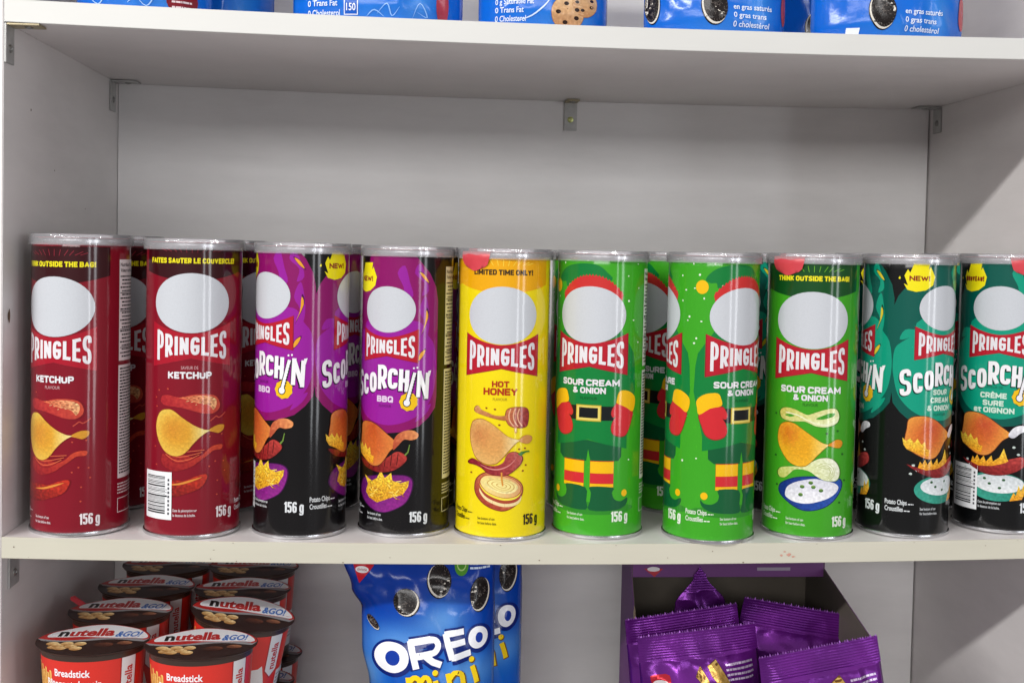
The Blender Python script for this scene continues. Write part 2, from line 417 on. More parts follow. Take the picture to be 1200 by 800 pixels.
SH = {
 'h_handle': [(-22.3,106),(-20.9,108),(-18.4,108.5),(-15.8,105.7),(-10.6,103.9),(-5.3,101.9),(0.8,101.4),(4.2,101.6),(4.6,98),(-0.9,98.4),(-7,99.6),(-13.3,101.1),(-19.2,102.6),(-21.9,103.9)],
 'h_head': [(4.2,100.6),(5,105.8),(8.4,107.9),(14.7,108.4),(21.4,107.5),(23.8,103.9),(23.7,97.4),(21.8,92.8),(16,91.8),(9.6,92.8),(6.1,95.4)],
 'h_line': [(8.3,107.3),(6.8,102.3),(7.8,97.2),(10.9,93)],
 'h_drip': [(11.4,92.8),(13.6,92.7),(13.9,88.4),(12.7,87.2),(11.5,88.7)],
 'h_chip': [(-24.4,93.6),(-21.7,96.5),(-16.1,98.1),(-10.5,96.6),(-5.1,93.5),(0.2,89.3),(6.3,84.7),(13.4,82.4),(16.4,81.8),(12.6,79.4),(8.2,74.7),(4,69.6),(-0.2,65.2),(-2.7,63.2),(-8,62.1),(-13.5,63.1),(-18.4,65.6),(-22.2,70.4),(-25.2,78.7),(-26,86.5)],
 'h_tip': [(14.8,82.1),(17.1,83.1),(20,85.1),(24,85.4),(27.4,83.7),(26.9,80.7),(23.7,78.8),(19.1,79.5)],
 'h_chili': [(-27.2,62.8),(-22.6,65.6),(-17.3,64),(-12.5,61.9),(-7,61),(-1,61.7),(3.3,64.4),(4.9,68.7),(7.4,71.7),(12.7,72),(17.4,69.2),(18.5,65.7),(16.2,61.5),(12.1,57.8),(6.9,54.4),(2.6,53.6),(-4.3,53.8),(-9.6,55.2),(-14.3,58.7),(-20.3,60.6),(-25.9,61)],
 'h_stem': [(14.6,70.7),(17.4,68.8),(19.3,70.4),(22.3,71.7),(25.5,71.7),(24.9,73),(21.3,72.9),(17.8,72.5)],
 'h_stack': [(-20.4,43.6),(-19,49),(-14.2,53.5),(-7.8,55.3),(3.5,54),(12.3,50.9),(18,46.2),(19.5,41.3),(18.2,36.2),(14.6,30.4),(9.3,26.7),(3.2,25),(-3.7,26.1),(-10.9,29.1),(-16.7,33.7),(-19.8,38.5)],
 'h_top': [(-16.5,47.6),(-12.3,52.8),(-3.4,53.4),(7,52.3),(14.2,49),(18.5,44),(17.7,38.9),(12.6,35.7),(3.9,35),(-4.8,37.3),(-12,41.1)],
 'h_in': [(-13.1,47.1),(-9.5,50.9),(-0.8,51.3),(7.9,49.7),(14.2,46),(15.2,42.5),(10.8,39.2),(2.9,38.9),(-5.8,41.6)],
 'h_fleck': [(-11.6,107.3),(-4.5,106.6),(-0.8,94.1),(15.9,74.5),(21.2,75),(-24.6,54),(22.1,61.3),(19.5,56.8)],
 's_ring': [(-25.5,104.1),(-24.3,107.8),(-19.2,109.5),(-12.6,108.7),(-7.2,106.5),(-2,104.7),(3.8,106.7),(10.7,109.1),(18,110.5),(22.5,109.1),(24.8,104.1),(23.4,99.3),(18.4,96.4),(12,95.1),(5,95.8),(-0.1,97.8),(-4.4,99.2),(-11.4,98.6),(-17.9,98.7),(-23.5,100.4)],
 's_hole': [(-21,103.3),(-17.1,104.4),(-12.4,103.4),(-16.1,102.1)],
 's_hole2': [(4.8,102),(10.8,104.8),(16.2,106.5),(20.6,106.5),(19.2,103.9),(13.6,102.1),(8.3,101.2)],
 's_chip': [(-27.1,85.1),(-26,91.6),(-23.4,95.5),(-17.8,97.5),(-12.2,96.6),(-6.8,93.3),(-1.6,89.8),(4.4,85.7),(10.6,81.9),(15.2,80.4),(10.8,76.2),(5.7,70.8),(1.6,66.2),(-2.5,62.8),(-7.7,62.1),(-14,63.8),(-18.8,67.6),(-23.7,74),(-26.5,79.9)],
 's_tip': [(14.7,80.2),(18.9,82.7),(22.9,84.6),(27.4,83.9),(28.9,81),(26.4,78),(21.1,78.3),(17.1,79.5)],
 's_slice': [(-26.3,54.8),(-23.7,58.9),(-15.7,60.9),(-8.5,61.8),(-2.5,63.2),(2.5,66.2),(8.4,69.1),(15.5,69.6),(21.5,67.2),(25.9,61.7),(26.8,55.5),(24.1,51.2),(19,50.6),(12.4,51.5),(7.1,54.1),(1,58.2),(-5,59.5),(-11.1,58.9),(-14.6,55.7),(-19.3,51.5),(-24,51.2)],
 's_bowl': [(-24.2,42.7),(-21.2,46.8),(-10.9,51.8),(-0.6,53.7),(8.8,53.7),(20,51),(26.3,52),(29.5,47.7),(27.3,41.3),(21.6,34.6),(14,29.5),(4.5,26.6),(-4,26.4),(-12,29.5),(-19.7,34.5),(-23.5,38.3)],
 's_cream': [(-18.8,37.3),(-17.1,43.8),(-10.8,48.3),(-3,51),(5.4,52.4),(12.5,51.1),(21.1,49.2),(26,45.8),(24.5,41.5),(18.5,37.3),(9.4,33.9),(-0.8,31.6),(-9.4,32),(-15.8,34.2)],
 's_herb': [(-4.6,45.4),(4.3,45.6),(10.5,42.9),(-5.7,38.7),(2.1,49)],
 's_fleck': [(-30.1,103.5),(14,89.8),(23.7,91.8),(-29.3,68.7),(29.6,72.5),(-27.1,44.4),(32.6,50.5),(27.7,32.4)],
 'k_tom': [(-24.4,105.8),(-22.9,109.3),(-17.5,110.2),(-11.2,109),(-7,108.7),(-0.5,110.4),(7.5,111.1),(15.1,110.5),(20.4,108.3),(23.2,103),(22,98.4),(17,95.5),(9.3,95.9),(2.8,97.8),(-4.5,99.9),(-11.1,101.1),(-18.3,101.6),(-22.8,103)],
 'k_flesh': [(-8.7,108.2),(-2.1,109.3),(4.3,110.1),(12.5,109.6),(18.6,107.6),(20.5,103.2),(17.8,98.3),(14.3,102),(9.2,103.5),(3.6,104.5),(-2.1,106.7)],
 'k_chip': [(-28.8,86.1),(-27.1,93),(-23.3,97.5),(-17.4,98.9),(-12.8,97.7),(-6.8,93.2),(-1.1,89.1),(4.6,85.6),(11.1,82.9),(15,82.3),(11.2,80.2),(7.1,77.1),(2.3,72.2),(-1.7,67.2),(-5.7,63.9),(-10.7,62.5),(-16,63.5),(-20.8,66.6),(-25.1,72.1),(-28.1,79.4)],
 'k_tip': [(14.1,82.2),(18,84.8),(22.6,86.1),(27.2,85.6),(26.7,82.2),(22.7,79.7),(18,80.8)],
 'k_sq': [(15.3,89.7),(17.9,91.6),(20.2,93.1),(22.5,92),(25.5,93.4),(28.4,95.7)],
 'k_swirl': [(-23.3,59.6),(-21.8,64),(-17,63.5),(-10.7,62.1),(-4.9,63.5),(-0,62.2),(4,61.2),(9.7,63.5),(14.7,68.2),(20,70.2),(25.8,70),(24.9,66.7),(18.2,66.1),(13,62.4),(7.3,58.5),(1.7,54.6),(-4.8,52.1),(-11.5,50.7),(-17.8,52.5),(-22.2,55.5)],
 'k_pep': [(-42.3,34.1),(-40.2,40.4),(-32,43.4),(-22.6,43.2),(-12.7,43.7),(-3.9,43.3),(3.4,46.1),(9.9,47.8),(13.2,47.1),(12.4,43),(9.1,38.2),(3.5,35.1),(-3.8,32.8),(-9.5,31),(-21.4,29.9),(-33.2,30.5)],
 'k_fleck': [(-26.2,113.6),(-18,115),(-29.1,107.9),(-28.4,100.8),(-29.8,69.1),(-28.3,54.9),(15,77.4),(25.2,78.6),(19.7,57.5),(27.1,57),(14.9,53.8),(21.8,42),(21.4,30.9),(28.3,49.2)],
 'o_chip': [(-29.9,84.4),(-28.8,91.7),(-23.4,94.5),(-14.3,94.6),(-6.3,91.6),(1.3,86.4),(8.8,81),(11.6,78.3),(4.6,73),(-1.1,64.9),(-6.1,60.5),(-12.5,59.6),(-19.7,62.3),(-26.8,66.7),(-31.2,72.6),(-31,78.2)],
 'o_tip': [(9.4,77.7),(12.2,83.3),(17.3,86.2),(22.8,85.9),(24,82.5),(18.6,79.7),(13.5,75.8)],
 'o_flame': [(-33.3,76.7),(-30.1,73.9),(-27.3,76.6),(-24.1,72.6),(-21.5,76.4),(-18.2,71.4),(-15.3,74),(-13.9,67.6),(-10.5,67),(-11.4,61.4),(-17.2,62.2),(-23.8,64.9),(-29.7,67.3),(-32.4,71.3)],
 'o_pep': [(-29,54.6),(-23.2,52.9),(-13.3,51.2),(-2.7,52.2),(5.2,55.7),(13.1,58.4),(21.5,59.7),(23.5,53.3),(17.6,48.3),(7.5,44.5),(-2.4,43.5),(-10.8,45),(-20.4,48.9)],
 'o_pflame': [(-20.5,52.2),(-18.8,57.5),(-16.9,55),(-14.7,59.2),(-12.3,54.7),(-9.2,59),(-7.4,54.3),(-3,59.8),(-1.8,55),(3.1,58.8),(6.3,66.7),(9.1,58.2),(10.1,56.1),(5.2,53.5),(-2.7,51.1),(-13.2,50.1)],
 'o9_flame': [(-28.4,222.6),(-15.7,222.9),(-16.7,217),(-15,219.4),(-10.9,211.2),(-12.6,204.2),(-18.5,200),(-26.5,198.6),(-33.2,200.2),(-36.1,205.4),(-32.8,203.7),(-35.8,211.9),(-33.2,217.2),(-31.4,214.3),(-29.9,217.9)],
 'o9_puff': [(-36.6,184.8),(-35.1,190.7),(-30.7,192),(-26.8,191),(-26.1,185.1),(-30.4,180.9),(-34.8,181.3)],
 'b_bowl': [(-28.7,35.2),(-23.7,44.7),(-7.3,49.3),(6.7,50.6),(17.1,50.3),(22.3,46.6),(21.9,38.3),(17.4,29),(9.3,23.6),(-0.6,20.3),(-10.7,21.6),(-23.1,27.9)],
 'b_fries': [(-20.1,34.8),(-17.5,41.5),(-21.6,48.3),(-12.7,44.4),(-7.2,47.2),(-3.6,53.9),(0.1,48),(5.5,52.6),(6.7,46.4),(13.1,44.6),(20.2,46.6),(19.3,41.4),(15.3,35.2),(7,32.9),(-6.8,27.4),(-15.5,30.3)],
 'b_chili': [(-30.2,62.1),(-18,59.9),(-7.5,60.8),(2,64.8),(9.5,69.9),(15.7,68),(17.9,63.8),(12.8,58.1),(5.5,54.1),(-4.8,52.2),(-14.5,53.6),(-24.1,56.3)],
 'b_stem': [(15.8,67.5),(18.3,70.1),(19.7,75.8),(20.4,75.8),(19.3,69.5),(16.8,66.4)],
 'b_tip': [(7.2,78.7),(10.3,84),(16.4,87.2),(22.6,87.2),(26.9,84.4),(25.9,80.8),(20.7,79.4),(15.5,79.9),(10.5,74.6),(6.8,71.4)],
 'e_cuff': [(23.2,112.1),(24.9,118.6),(28.8,120.4),(35.3,119.1),(41,114.8),(41.7,109),(38.9,102.6),(32.3,106.1),(23.7,109.7)],
 'e_mitt': [(23.7,109.7),(32.3,106.1),(38.9,102.6),(37.8,96.1),(35.1,88.4),(31.9,83.8),(26.8,82.7),(21.1,84.6),(19,89),(20,94.3),(22.6,99),(20.3,98.2),(18.9,101.3),(20.1,105.6),(22.4,108.6)],
 'e_boot': [(3.3,41.4),(21.8,40.9),(20.9,36.5),(23.4,31.1),(29.3,29.4),(35.2,32),(35.3,28),(31.5,24.4),(23.6,22.2),(2.8,22),(3.1,29.1),(3.8,36.2)],
 'e_hat': [(-32.2,211.3),(-27,218.7),(-15.3,222.9),(-3.3,223.6),(7.4,220.9),(15.3,213.2),(2.4,211.6),(-11.7,208.6),(-26.4,204.2),(-25.5,209.5)],
 'e_fringe': [(-27.3,195.5),(-25.3,206.2),(-16.7,210.4),(-5.9,213),(2.3,214),(11.4,213.2),(16.7,210.7),(24.3,206.2),(21,201.6),(12.9,204.1),(2.5,205.4),(-11.5,202.7)],
 'e_dots': [(-26.7,224),(42.1,223.3),(31.6,213.5),(43.6,203.6),(32.5,193.2),(37.9,177.4),(44.1,159.2),(66.4,205.9)],
 'e7_cuff': [(-38.9,112.5),(-35.5,116.6),(-29.6,119.2),(-21.9,119.6),(-19.3,115.6),(-18.7,109.6),(-27.6,107.2),(-36.4,101.6),(-38.3,107.3)],
 'e7_mitt': [(-36.4,101.6),(-27.6,107.2),(-18.6,108.7),(-15.5,105.7),(-13.7,101.4),(-15.3,98.4),(-17.9,99.2),(-15.2,95.4),(-13.7,89.3),(-15.8,84.6),(-21.8,82.3),(-26.9,83),(-31.2,86.2),(-34,93)],
 'e7_boot': [(-19,41.7),(-1.1,40.6),(-0.1,29.6),(-0.4,22.2),(-20.2,22.6),(-27.9,24.5),(-32.7,28),(-33.7,32.7),(-30.6,29.9),(-24.7,29.4),(-20,32.2),(-18.8,36.5)],
 'e7_dots': [(-26.6,223.4),(-38.8,214.5),(-50.8,202),(-34.8,195.5),(-47,180.5),(-36.6,177),(-40.5,163.2)],
}

# ================================================================ the shelving unit
XL, XR, DEP, ZT = -.3786, .4992, .3232, .3947
TT, TM, SAGM, SAGT, PT = .0168, .0162, .0056, .0040, .016
XC, HW = (XL+XR)/2, (XR-XL)/2
def sag(x, s): return -s*(1-min(1,abs((x-XC)/HW))**2)

wall = obj('wall', box_mesh('wall', -1.2,1.3, DEP+.06,DEP+.08, -1.0,1.6), M['wall']); wall['kind'] = 'structure'
cab = thing('shelving_unit', 'white melamine shelving unit with sagging boards and small metal brackets', 'shelving unit', (XC,0,-.30))
def local(o): o.location = o.location-cab.location; return o
def cpart(name, me, m, parent=cab):
    o = obj(name, me, m, parent)
    if parent is cab: local(o)
    return o
cpart('side_panel', box_mesh('side_panel', XL-PT,XL, 0,DEP+.03, -.30,.84, .0007), M['melamine'])
cpart('side_panel', box_mesh('side_panel', XR,XR+PT, 0,DEP+.03, -.30,.84, .0007), M['melamine'])
cpart('back_panel', box_mesh('back_panel', XL+.0006,XR-.0016, DEP,DEP+.012, -.30,.84), M['back'])
cpart('top_board', box_mesh('top_board', XL-PT,XR+PT, -.001,DEP+.03, .8415,.858), M['melamine'])
def board(name, ztop, th, s, y0, y1, bev=.0008):
    n = 40; vs_, fs = [], []
    prof = [(y0,-bev),(y0+bev,0),(y1,0),(y1,-th),(y0+bev,-th),(y0,-th+bev)]
    m_ = len(prof)
    for i in range(n+1):
        x = XL+.0004+(XR-XL-.0008)*i/n; d = sag(x,s)
        vs_ += [(x,y,ztop+z+d) for y,z in prof]
    for i in range(n):
        for k in range(m_):
            a = i*m_+k; b = i*m_+(k+1)%m_; fs.append((a,b,b+m_,a+m_))
    fs += [tuple(range(m_))[::-1], tuple(n*m_+k for k in range(m_))]
    return mesh_from(name, vs_, fs)
def shelf(ztop, th, s, em):
    o = cpart('shelf', board('shelf', ztop, th, s, .0012, DEP-.0006), M['melamine'])
    cpart('edge_band', board('edge_band', ztop+.0002, th+.0004, s, 0, .0011, .0004), em, o)
    return o
sh_top = shelf(ZT+TT, TT, SAGT, M['edge_white'])
sh_mid = shelf(0, TM, SAGM, M['edge_cream'])
ZLOW = -.26
sh_low = shelf(ZLOW, TM, 0, M['edge_cream'])

def bracket(at, wall_n, along, hlen, vlen, w, m_, screwm, arm=None):
    """L bracket: one leg down the wall, one leg under the board; at = inner corner, wall_n = into the room, along = width"""
    at = Vector(at); wn = Vector(wall_n); al = Vector(along); t = .0016
    def slab(a, b, c_):
        bm = bmesh.new(); bmesh.ops.create_cube(bm, size=1)
        for v in bm.verts:
            q = v.co; v.co = at + wn*(a[0]+(a[1]-a[0])*(q.x+.5)) + al*(b[0]+(b[1]-b[0])*(q.y+.5)) + Vector((0,0,1))*(c_[0]+(c_[1]-c_[0])*(q.z+.5))
        bmesh.ops.recalc_face_normals(bm, faces=bm.faces); bmesh.ops.bevel(bm, geom=bm.edges[:], offset=.0004, segments=2, affect='EDGES')
        me = bpy.data.meshes.new('bracket'); bm.to_mesh(me); bm.free(); return me
    o = cpart('bracket', slab((.0003,t),(-w/2,w/2),(-vlen,-.0003)), m_)
    h = obj('bracket_arm', slab((t+.0001,hlen),(-w/2,w/2),(-t,-.0003)), arm or m_, o)
    def screw(c0, n_):
        n_ = Vector(n_).normalized(); q = n_.to_track_quat('Z','Y'); bm = bmesh.new()
        prof = [(.0033,0),(.0033,.0005),(.0026,.0011),(.0012,.0014),(.0008,.0006)]; N_ = 14; rings = []
        for r_,z_ in prof: rings.append([bm.verts.new(Vector(c0)+q@Vector((r_*math.cos(6.2832*k/N_), r_*math.sin(6.2832*k/N_), z_))) for k in range(N_)])
        for i in range(len(prof)-1):
            for k in range(N_): bm.faces.new((rings[i][k],rings[i][(k+1)%N_],rings[i+1][(k+1)%N_],rings[i+1][k]))
        bm.faces.new(rings[-1]); bmesh.ops.recalc_face_normals(bm, faces=bm.faces)
        me = bpy.data.meshes.new('screw'); bm.to_mesh(me); bm.free(); return me
    obj('screw', screw(at+wn*t+Vector((0,0,-vlen*.62)), wn), screwm, o)
    obj('screw', screw(at+wn*hlen*.6+Vector((0,0,-t)), (0,0,-1)), M['screw'], o)
    return o
zt_ = lambda x: ZT+sag(x,SAGT)
bracket((XL,.0095,zt_(XL)-.0006), (1,0,0), (0,1,0), .026, .030, .018, M['zinc'], M['screw'], M['rust'])
bracket((XL,.300,zt_(XL)-.0006), (1,0,0), (0,1,0), .027, .031, .020, M['zinc'], M['screw'])
bracket((.098,DEP,zt_(.098)-.0004), (0,-1,0), (1,0,0), .024, .031, .014, M['zinc'], M['brass'], M['rust'])
bracket((XR,.303,zt_(XR)-.0006), (-1,0,0), (0,1,0), .027, .028, .019, M['zinc'], M['screw'])
bracket((XL,.025,-TM-.0006), (1,0,0), (0,1,0), .026, .028, .022, M['zinc'], M['screw'])
# the stains and specks the photograph shows on the boards
def blob(name, pts, m_, parent): return cpart(name, mesh_from(name, pts, [tuple(range(len(pts)))]), m_, parent)
def edge_mark(x, z, rx, rz, m_, sd):
    rg = random.Random(sd)
    d = sag(x,SAGM)
    blob('stain', [(x+rx*math.cos(a)*rg.uniform(.5,1), -.0003, z+d+rz*math.sin(a)*rg.uniform(.5,1)) for a in [6.2832*k/11 for k in range(11)]], m_, sh_mid)
for x,z,rx,rz,m_,sd in ((.2438,-.0093,.0026,.0016,'stain',1),(.2475,-.0110,.002,.0009,'stain',2),(.2375,-.0098,.0015,.001,'stain',3),(.2400,-.0068,.0014,.0008,'stain',9),(.0391,-.0128,.0008,.0006,'speck',4),(-.369,-.0072,.0006,.0006,'speck',5),(.1802,-.006,.0005,.0005,'speck',6),(-.08,-.011,.0005,.0004,'speck',7),(.41,-.0045,.0006,.0004,'speck',8)):
    edge_mark(x,z,rx,rz,M[m_],sd)
rg_ = random.Random(31)
for k in range(16): edge_mark(rg_.uniform(XL+.01,XR-.01), rg_.choice((-.0008,-.0152,rg_.uniform(-.014,-.002))), rg_.uniform(.0003,.0012), rg_.uniform(.0002,.0005), M['speck'], 40+k)
blob('stain', [(XL+.0004, .0133+.0026*math.cos(a), .1701+.005*math.sin(a)*(1-.3*math.cos(3*a))) for a in [6.2832*k/12 for k in range(12)]], M['speck'], cab)
for y,z,r_ in ((.06,.335,.0011),(.12,.29,.0008),(.21,.26,.0007)):
    blob('stain', [(XL+.0004, y+r_*math.cos(a), z+r_*math.sin(a)) for a in [6.2832*k/9 for k in range(9)]], M['speck'], cab)

# ================================================================ the chip cans
RC = 37.5                        # tube radius, mm
CH = 235.7                       # height over the lid, mm
SEG = 72
USTEP = 2*math.pi*RC/SEG
PER = 86.4                       # label distance from the French face to the English face, mm
VCLIP = (3.2, 228.6)
def can_map(u, v, off):
    a = u/RC; n = Vector((math.sin(a), -math.cos(a), 0)); r = (RC+off)/1000
    return Vector((n.x*r, n.y*r, v/1000)), n

WHITE, RED = 'e4e2e6', 'b41a2c'
def banner(A, s=1.0, ctr=0, top=167.0, col=RED, edge='8f1526'):
    """red bow-tie banner with arched white lettering"""
    f = lambda u,v: (ctr+u*s, top+(v-167)*s)
    up = [(x, 158.3+8.7*abs(x/32)**1.7) for x in [-32+64*k/24 for k in range(25)]]
    dn = [(32,133.2),(0,139.6),(-32,132.8)]
    pts = [f(*q) for q in up+dn]
    A.poly('brand_banner', grow(pts,1.025), edge, 6); A.poly('brand_banner', pts, col, 7)
    def wp(x,t):
        hi = 155.2+6.4*x*x; lo = 142.4-5.6*x*x
        return f(x*28.6, lo+(hi-lo)*t)
    A.block('brand_lettering', 'PRINGLES', 0,0, 20*s, 57.2*s, WHITE, 9, sw=.13, gap=.55, warp=wp, rnd=.42)
def oval(A, cu, cv, ru, rv): A.poly('emblem_oval', ell(cu,cv,ru,rv,44), 'c8ccd2', 8)
def nrand(u,v,s=1): return noise.noise(Vector((u*s,v*s,3.1)))
def mixc(a,b,t):
    t = max(0,min(1,t)); a = tuple(int(a[i:i+2],16)/255 for i in (0,2,4)); b = tuple(int(b[i:i+2],16)/255 for i in (0,2,4))
    return tuple(x+(y-x)*t for x,y in zip(a,b))
def hx(c): return ''.join('%02x'%int(max(0,min(1,x))*255) for x in c)
def chip(A, pts, tip, mid, rim, hot, layer=10, part='chip_picture', hotpos=(-14,92), outline='8a5a14', pale=None):
    sp = smooth_poly(pts,4); cu,cv = centroid(pts)
    A.poly(part, grow(sp,1.03), outline, layer)
    ext = max(math.hypot(x-cu,y-cv) for x,y in pts)
    def fn(u,v):
        d = math.hypot((u-cu)/20, (v-cv)/19); c = mixc(mid, rim, (d-.35)*1.15)
        h = math.hypot((u-hotpos[0])/13, (v-hotpos[1])/13); c = mixc(hx(c), hot, .8*(1-h)+.25*nrand(u,v,.35))
        if pale: c = mixc(hx(c), pale, (u-cu-8)/14)
        k = 1+.10*nrand(u,v,1.7)+.08*nrand(u,v,.6); return tuple(min(1,x*k) for x in c)
    A.poly(part, sp, mid, layer+1, fn=fn, cell=1.0)
    if tip:
        st = smooth_poly(tip,4); A.poly(part, grow(st,1.06), outline, layer); A.poly(part, st, mid, layer+1, fn=lambda u,v: tuple(min(1,x*(1+.1*nrand(u,v,.9))) for x in mixc(mid,hot,.3+.4*nrand(u,v,.3))), cell=1.2)
def shade(A, part, pts, c0, c1, layer, ax=(0,1), smooth=4, outline=None, nz=.1, ns=.5, cell=1.2):
    sp = smooth_poly(pts,smooth) if smooth else pts
    if outline: A.poly(part, grow(sp,1.045), outline, layer-1)
    pr = [x*ax[0]+y*ax[1] for x,y in pts]; lo,hi = min(pr),max(pr)
    A.poly(part, sp, c0, layer, fn=lambda u,v: tuple(min(1,max(0,x*(1+nz*nrand(u,v,ns)))) for x in mixc(c0,c1,(u*ax[0]+v*ax[1]-lo)/(hi-lo)+.25*nrand(u,v,ns))), cell=cell)
def flecks(A, pts, col, layer, r=1.0, part='picture_print'):
    for k,(u,v) in enumerate(pts):
        a = k*1.7; A.poly(part, [(u+r*1.25*math.cos(a+t)*(1 if i%2 else .75), v+r*.8*math.sin(a+t)) for i,t in enumerate([6.2832*j/7 for j in range(7)])], col, layer)
def common(A, col, small=None, fr=False, mirror=0):
    small = small or col
    A.block('net_weight_lettering','156 g',28.2,12.6,8.6,15.6,col,9,sw=.165)
    if fr:
        A.text('small_print', 'Potato Chips', 40.6, 20.6, 3.9, col, 9, w=17.5, bold=.018, align='l'); A.words('small_print', 59,63.6, 20.9,.9, small, 9, 1)
        A.text('small_print', 'Croustilles', 40.6, 14.9, 3.9, col, 9, w=14.6, bold=.018, align='l'); A.words('small_print', 56,61.5, 15.2,.9, small, 9, 2)
    if fr:
        A.text('best_before_lettering', 'Date de péremption sur', -13, 18.6, 2.1, small, 9, w=18.5, bold=.006, align='l')
        A.text('best_before_lettering', 'le dessous de la boîte.', -13, 14.8, 2.1, small, 9, w=17.5, bold=.006, align='l')
    else:
        A.text('best_before_lettering', 'See bottom of can', -17.6, 16.8, 2.1, small, 9, w=14.5, bold=.006, align='l')
        A.text('best_before_lettering', 'for best before date.', -17.6, 13.0, 2.1, small, 9, w=16.2, bold=.006, align='l')
def barcode(A):
    A.poly('barcode', rect(-42,-14,12,49.6), 'eceef0', 12)
    rg = random.Random(5); v = 16.5
    while v < 45.5:
        w = rg.choice((.35,.35,.6,.9,1.2)); A.poly('barcode', rect(-39.5,-19.6 if rg.random() < .85 else -17.8, v, min(46,v+w)), '15151a', 13); v += w+rg.choice((.45,.6,.9))
    for k in range(9): A.poly('barcode', rect(-17.4,-15.9, 16+k*3.3, 17.9+k*3.3), '4a4a50', 13)
def nutrition(A, u0, u1, bgc, ink, two=True):
    A.poly('nutrition_panel', rect(u0,u1,139,219.5), bgc, 5); A.poly('nutrition_panel', rect(u0-.4,u1,45,135.5), bgc, 5)
    A.text('nutrition_panel', 'Nutrition Facts', u0+1.2, 214, 2.9, ink, 6, w=21, bold=.02, align='l')
    A.text('nutrition_panel', 'Valeur nutritive', u0+1.2, 209.6, 2.9, ink, 6, w=21, bold=.02, align='l')
    v = 205.5; k = 0
    while v > 141:
        A.words('nutrition_panel', u0+1.2+(2 if k%3 else 0), u1-1.5, v, 1.2, ink, 6, k)
        if k%5 == 4: A.poly('nutrition_panel', rect(u0+1,u1-1,v-1.25,v-.65), ink, 6)
        v -= 2.9; k += 1
    v = 132
    while v > 47: A.words('nutrition_panel', u0+1.2, u1-1.5, v, 1.25, ink, 6, k); v -= 2.45; k += 1
    for j in range(4): A.words('nutrition_panel', u0-.5, u1-12, 40-j*2.4, 1.0, bgc, 6, j)
    for s_ in (rect(u0-.5,u1-14,17.6,18.2), rect(u0-.5,u1-14,28.6,29.2), rect(u0-.5,u0+.1,18.2,28.6), rect(u1-14.6,u1-14,18.2,28.6)): A.poly('nutrition_panel', s_, bgc, 6)

def hdr_zone(A, col, rays):
    """darker band at the top with a dipped lower edge and burst rays"""
    e = [(43.2-86.4*k/24, 199.4+7.4*abs((43.2-86.4*k/24)/43.2)**1.6) for k in range(25)]
    A.poly('header_band', [(-43.2,229),(43.2,229)]+e, col, 2)
    for k in range(11):
        t = -1+2*k/10; u = t*20; r0,r1 = (1.0,1.28+.1*(k%2))
        A.line('header_band', [(u*r0, 221.6+.9*abs(t)), (u*r1, 226.8-2.4*t*t)], .45, rays, 3)
def ket_face(A, fr):
    hdr_zone(A, '34080f', '8e2434')
    A.block('slogan_lettering','FAITES SAUTER LE COUVERCLE!' if fr else 'THINK OUTSIDE THE BAG!',0,213.2,4.2,73 if fr else 63,'e8dc1c',4)
    oval(A, 0,182.3,31,23.4); banner(A, col='a8162a', edge='b01c30')
    A.block('flavour_lettering','KETCHUP',-1,123.2,5.4,34,WHITE,8)
    A.text('flavour_lettering','SAVEUR DE' if fr else 'FLAVOUR',-1,130.6 if fr else 118.4,2.4,'d9a9ad',8,w=13,bold=.0)
    shade(A,'picture_print',SH['k_tom'],'a3202a','c8503a',9,ax=(.6,.5),outline='7a1420')
    shade(A,'picture_print',SH['k_flesh'],'c2583c','d9a070',10,ax=(1,.2),nz=.5,ns=.8)
    for k in range(16): A.line('picture_print', [(-4+k*1.5+random.Random(k).uniform(-1,1),105+random.Random(k+9).uniform(-3,3)),(-2.6+k*1.5,105.5+random.Random(k+9).uniform(-3,3))],.5,'e0b080' if k%2 else '9a3020',11)
    shade(A,'picture_print',SH['k_swirl'],'8e1a22','cc4a30',8,ax=(.3,.7),outline='7c141c')
    for k in range(6): A.line('picture_print', [(-21+k*1.6,62-k*.4+2),(-12+k,57.4+k*1.5),(-2,58+k*1.6),(6+k,62.6+k*.9)], .45, 'e07048' if k%2 else '7a141c', 9, smooth=4)
    shade(A,'picture_print',SH['k_pep'],'5e0e14','c23422',8,ax=(.4,.8),outline='700f18',nz=.2)
    A.line('picture_print',[(-18,39.6),(-8,40.6),(2,43.4),(9,45.6)],1.7,'d88a3a',9,smooth=4,taper=True)
    A.line('picture_print',SH['k_sq'],.9,'c04a3c',9,smooth=4); flecks(A,SH['k_fleck'],'c24a38',9,.8)
    chip(A,SH['k_chip'],SH['k_tip'],'d59a30','e0c054','c9852c',hotpos=(-14,84),outline='8d3a1a',pale='e9d890')
    common(A,'eadfe2',fr=fr)
    if fr: barcode(A)
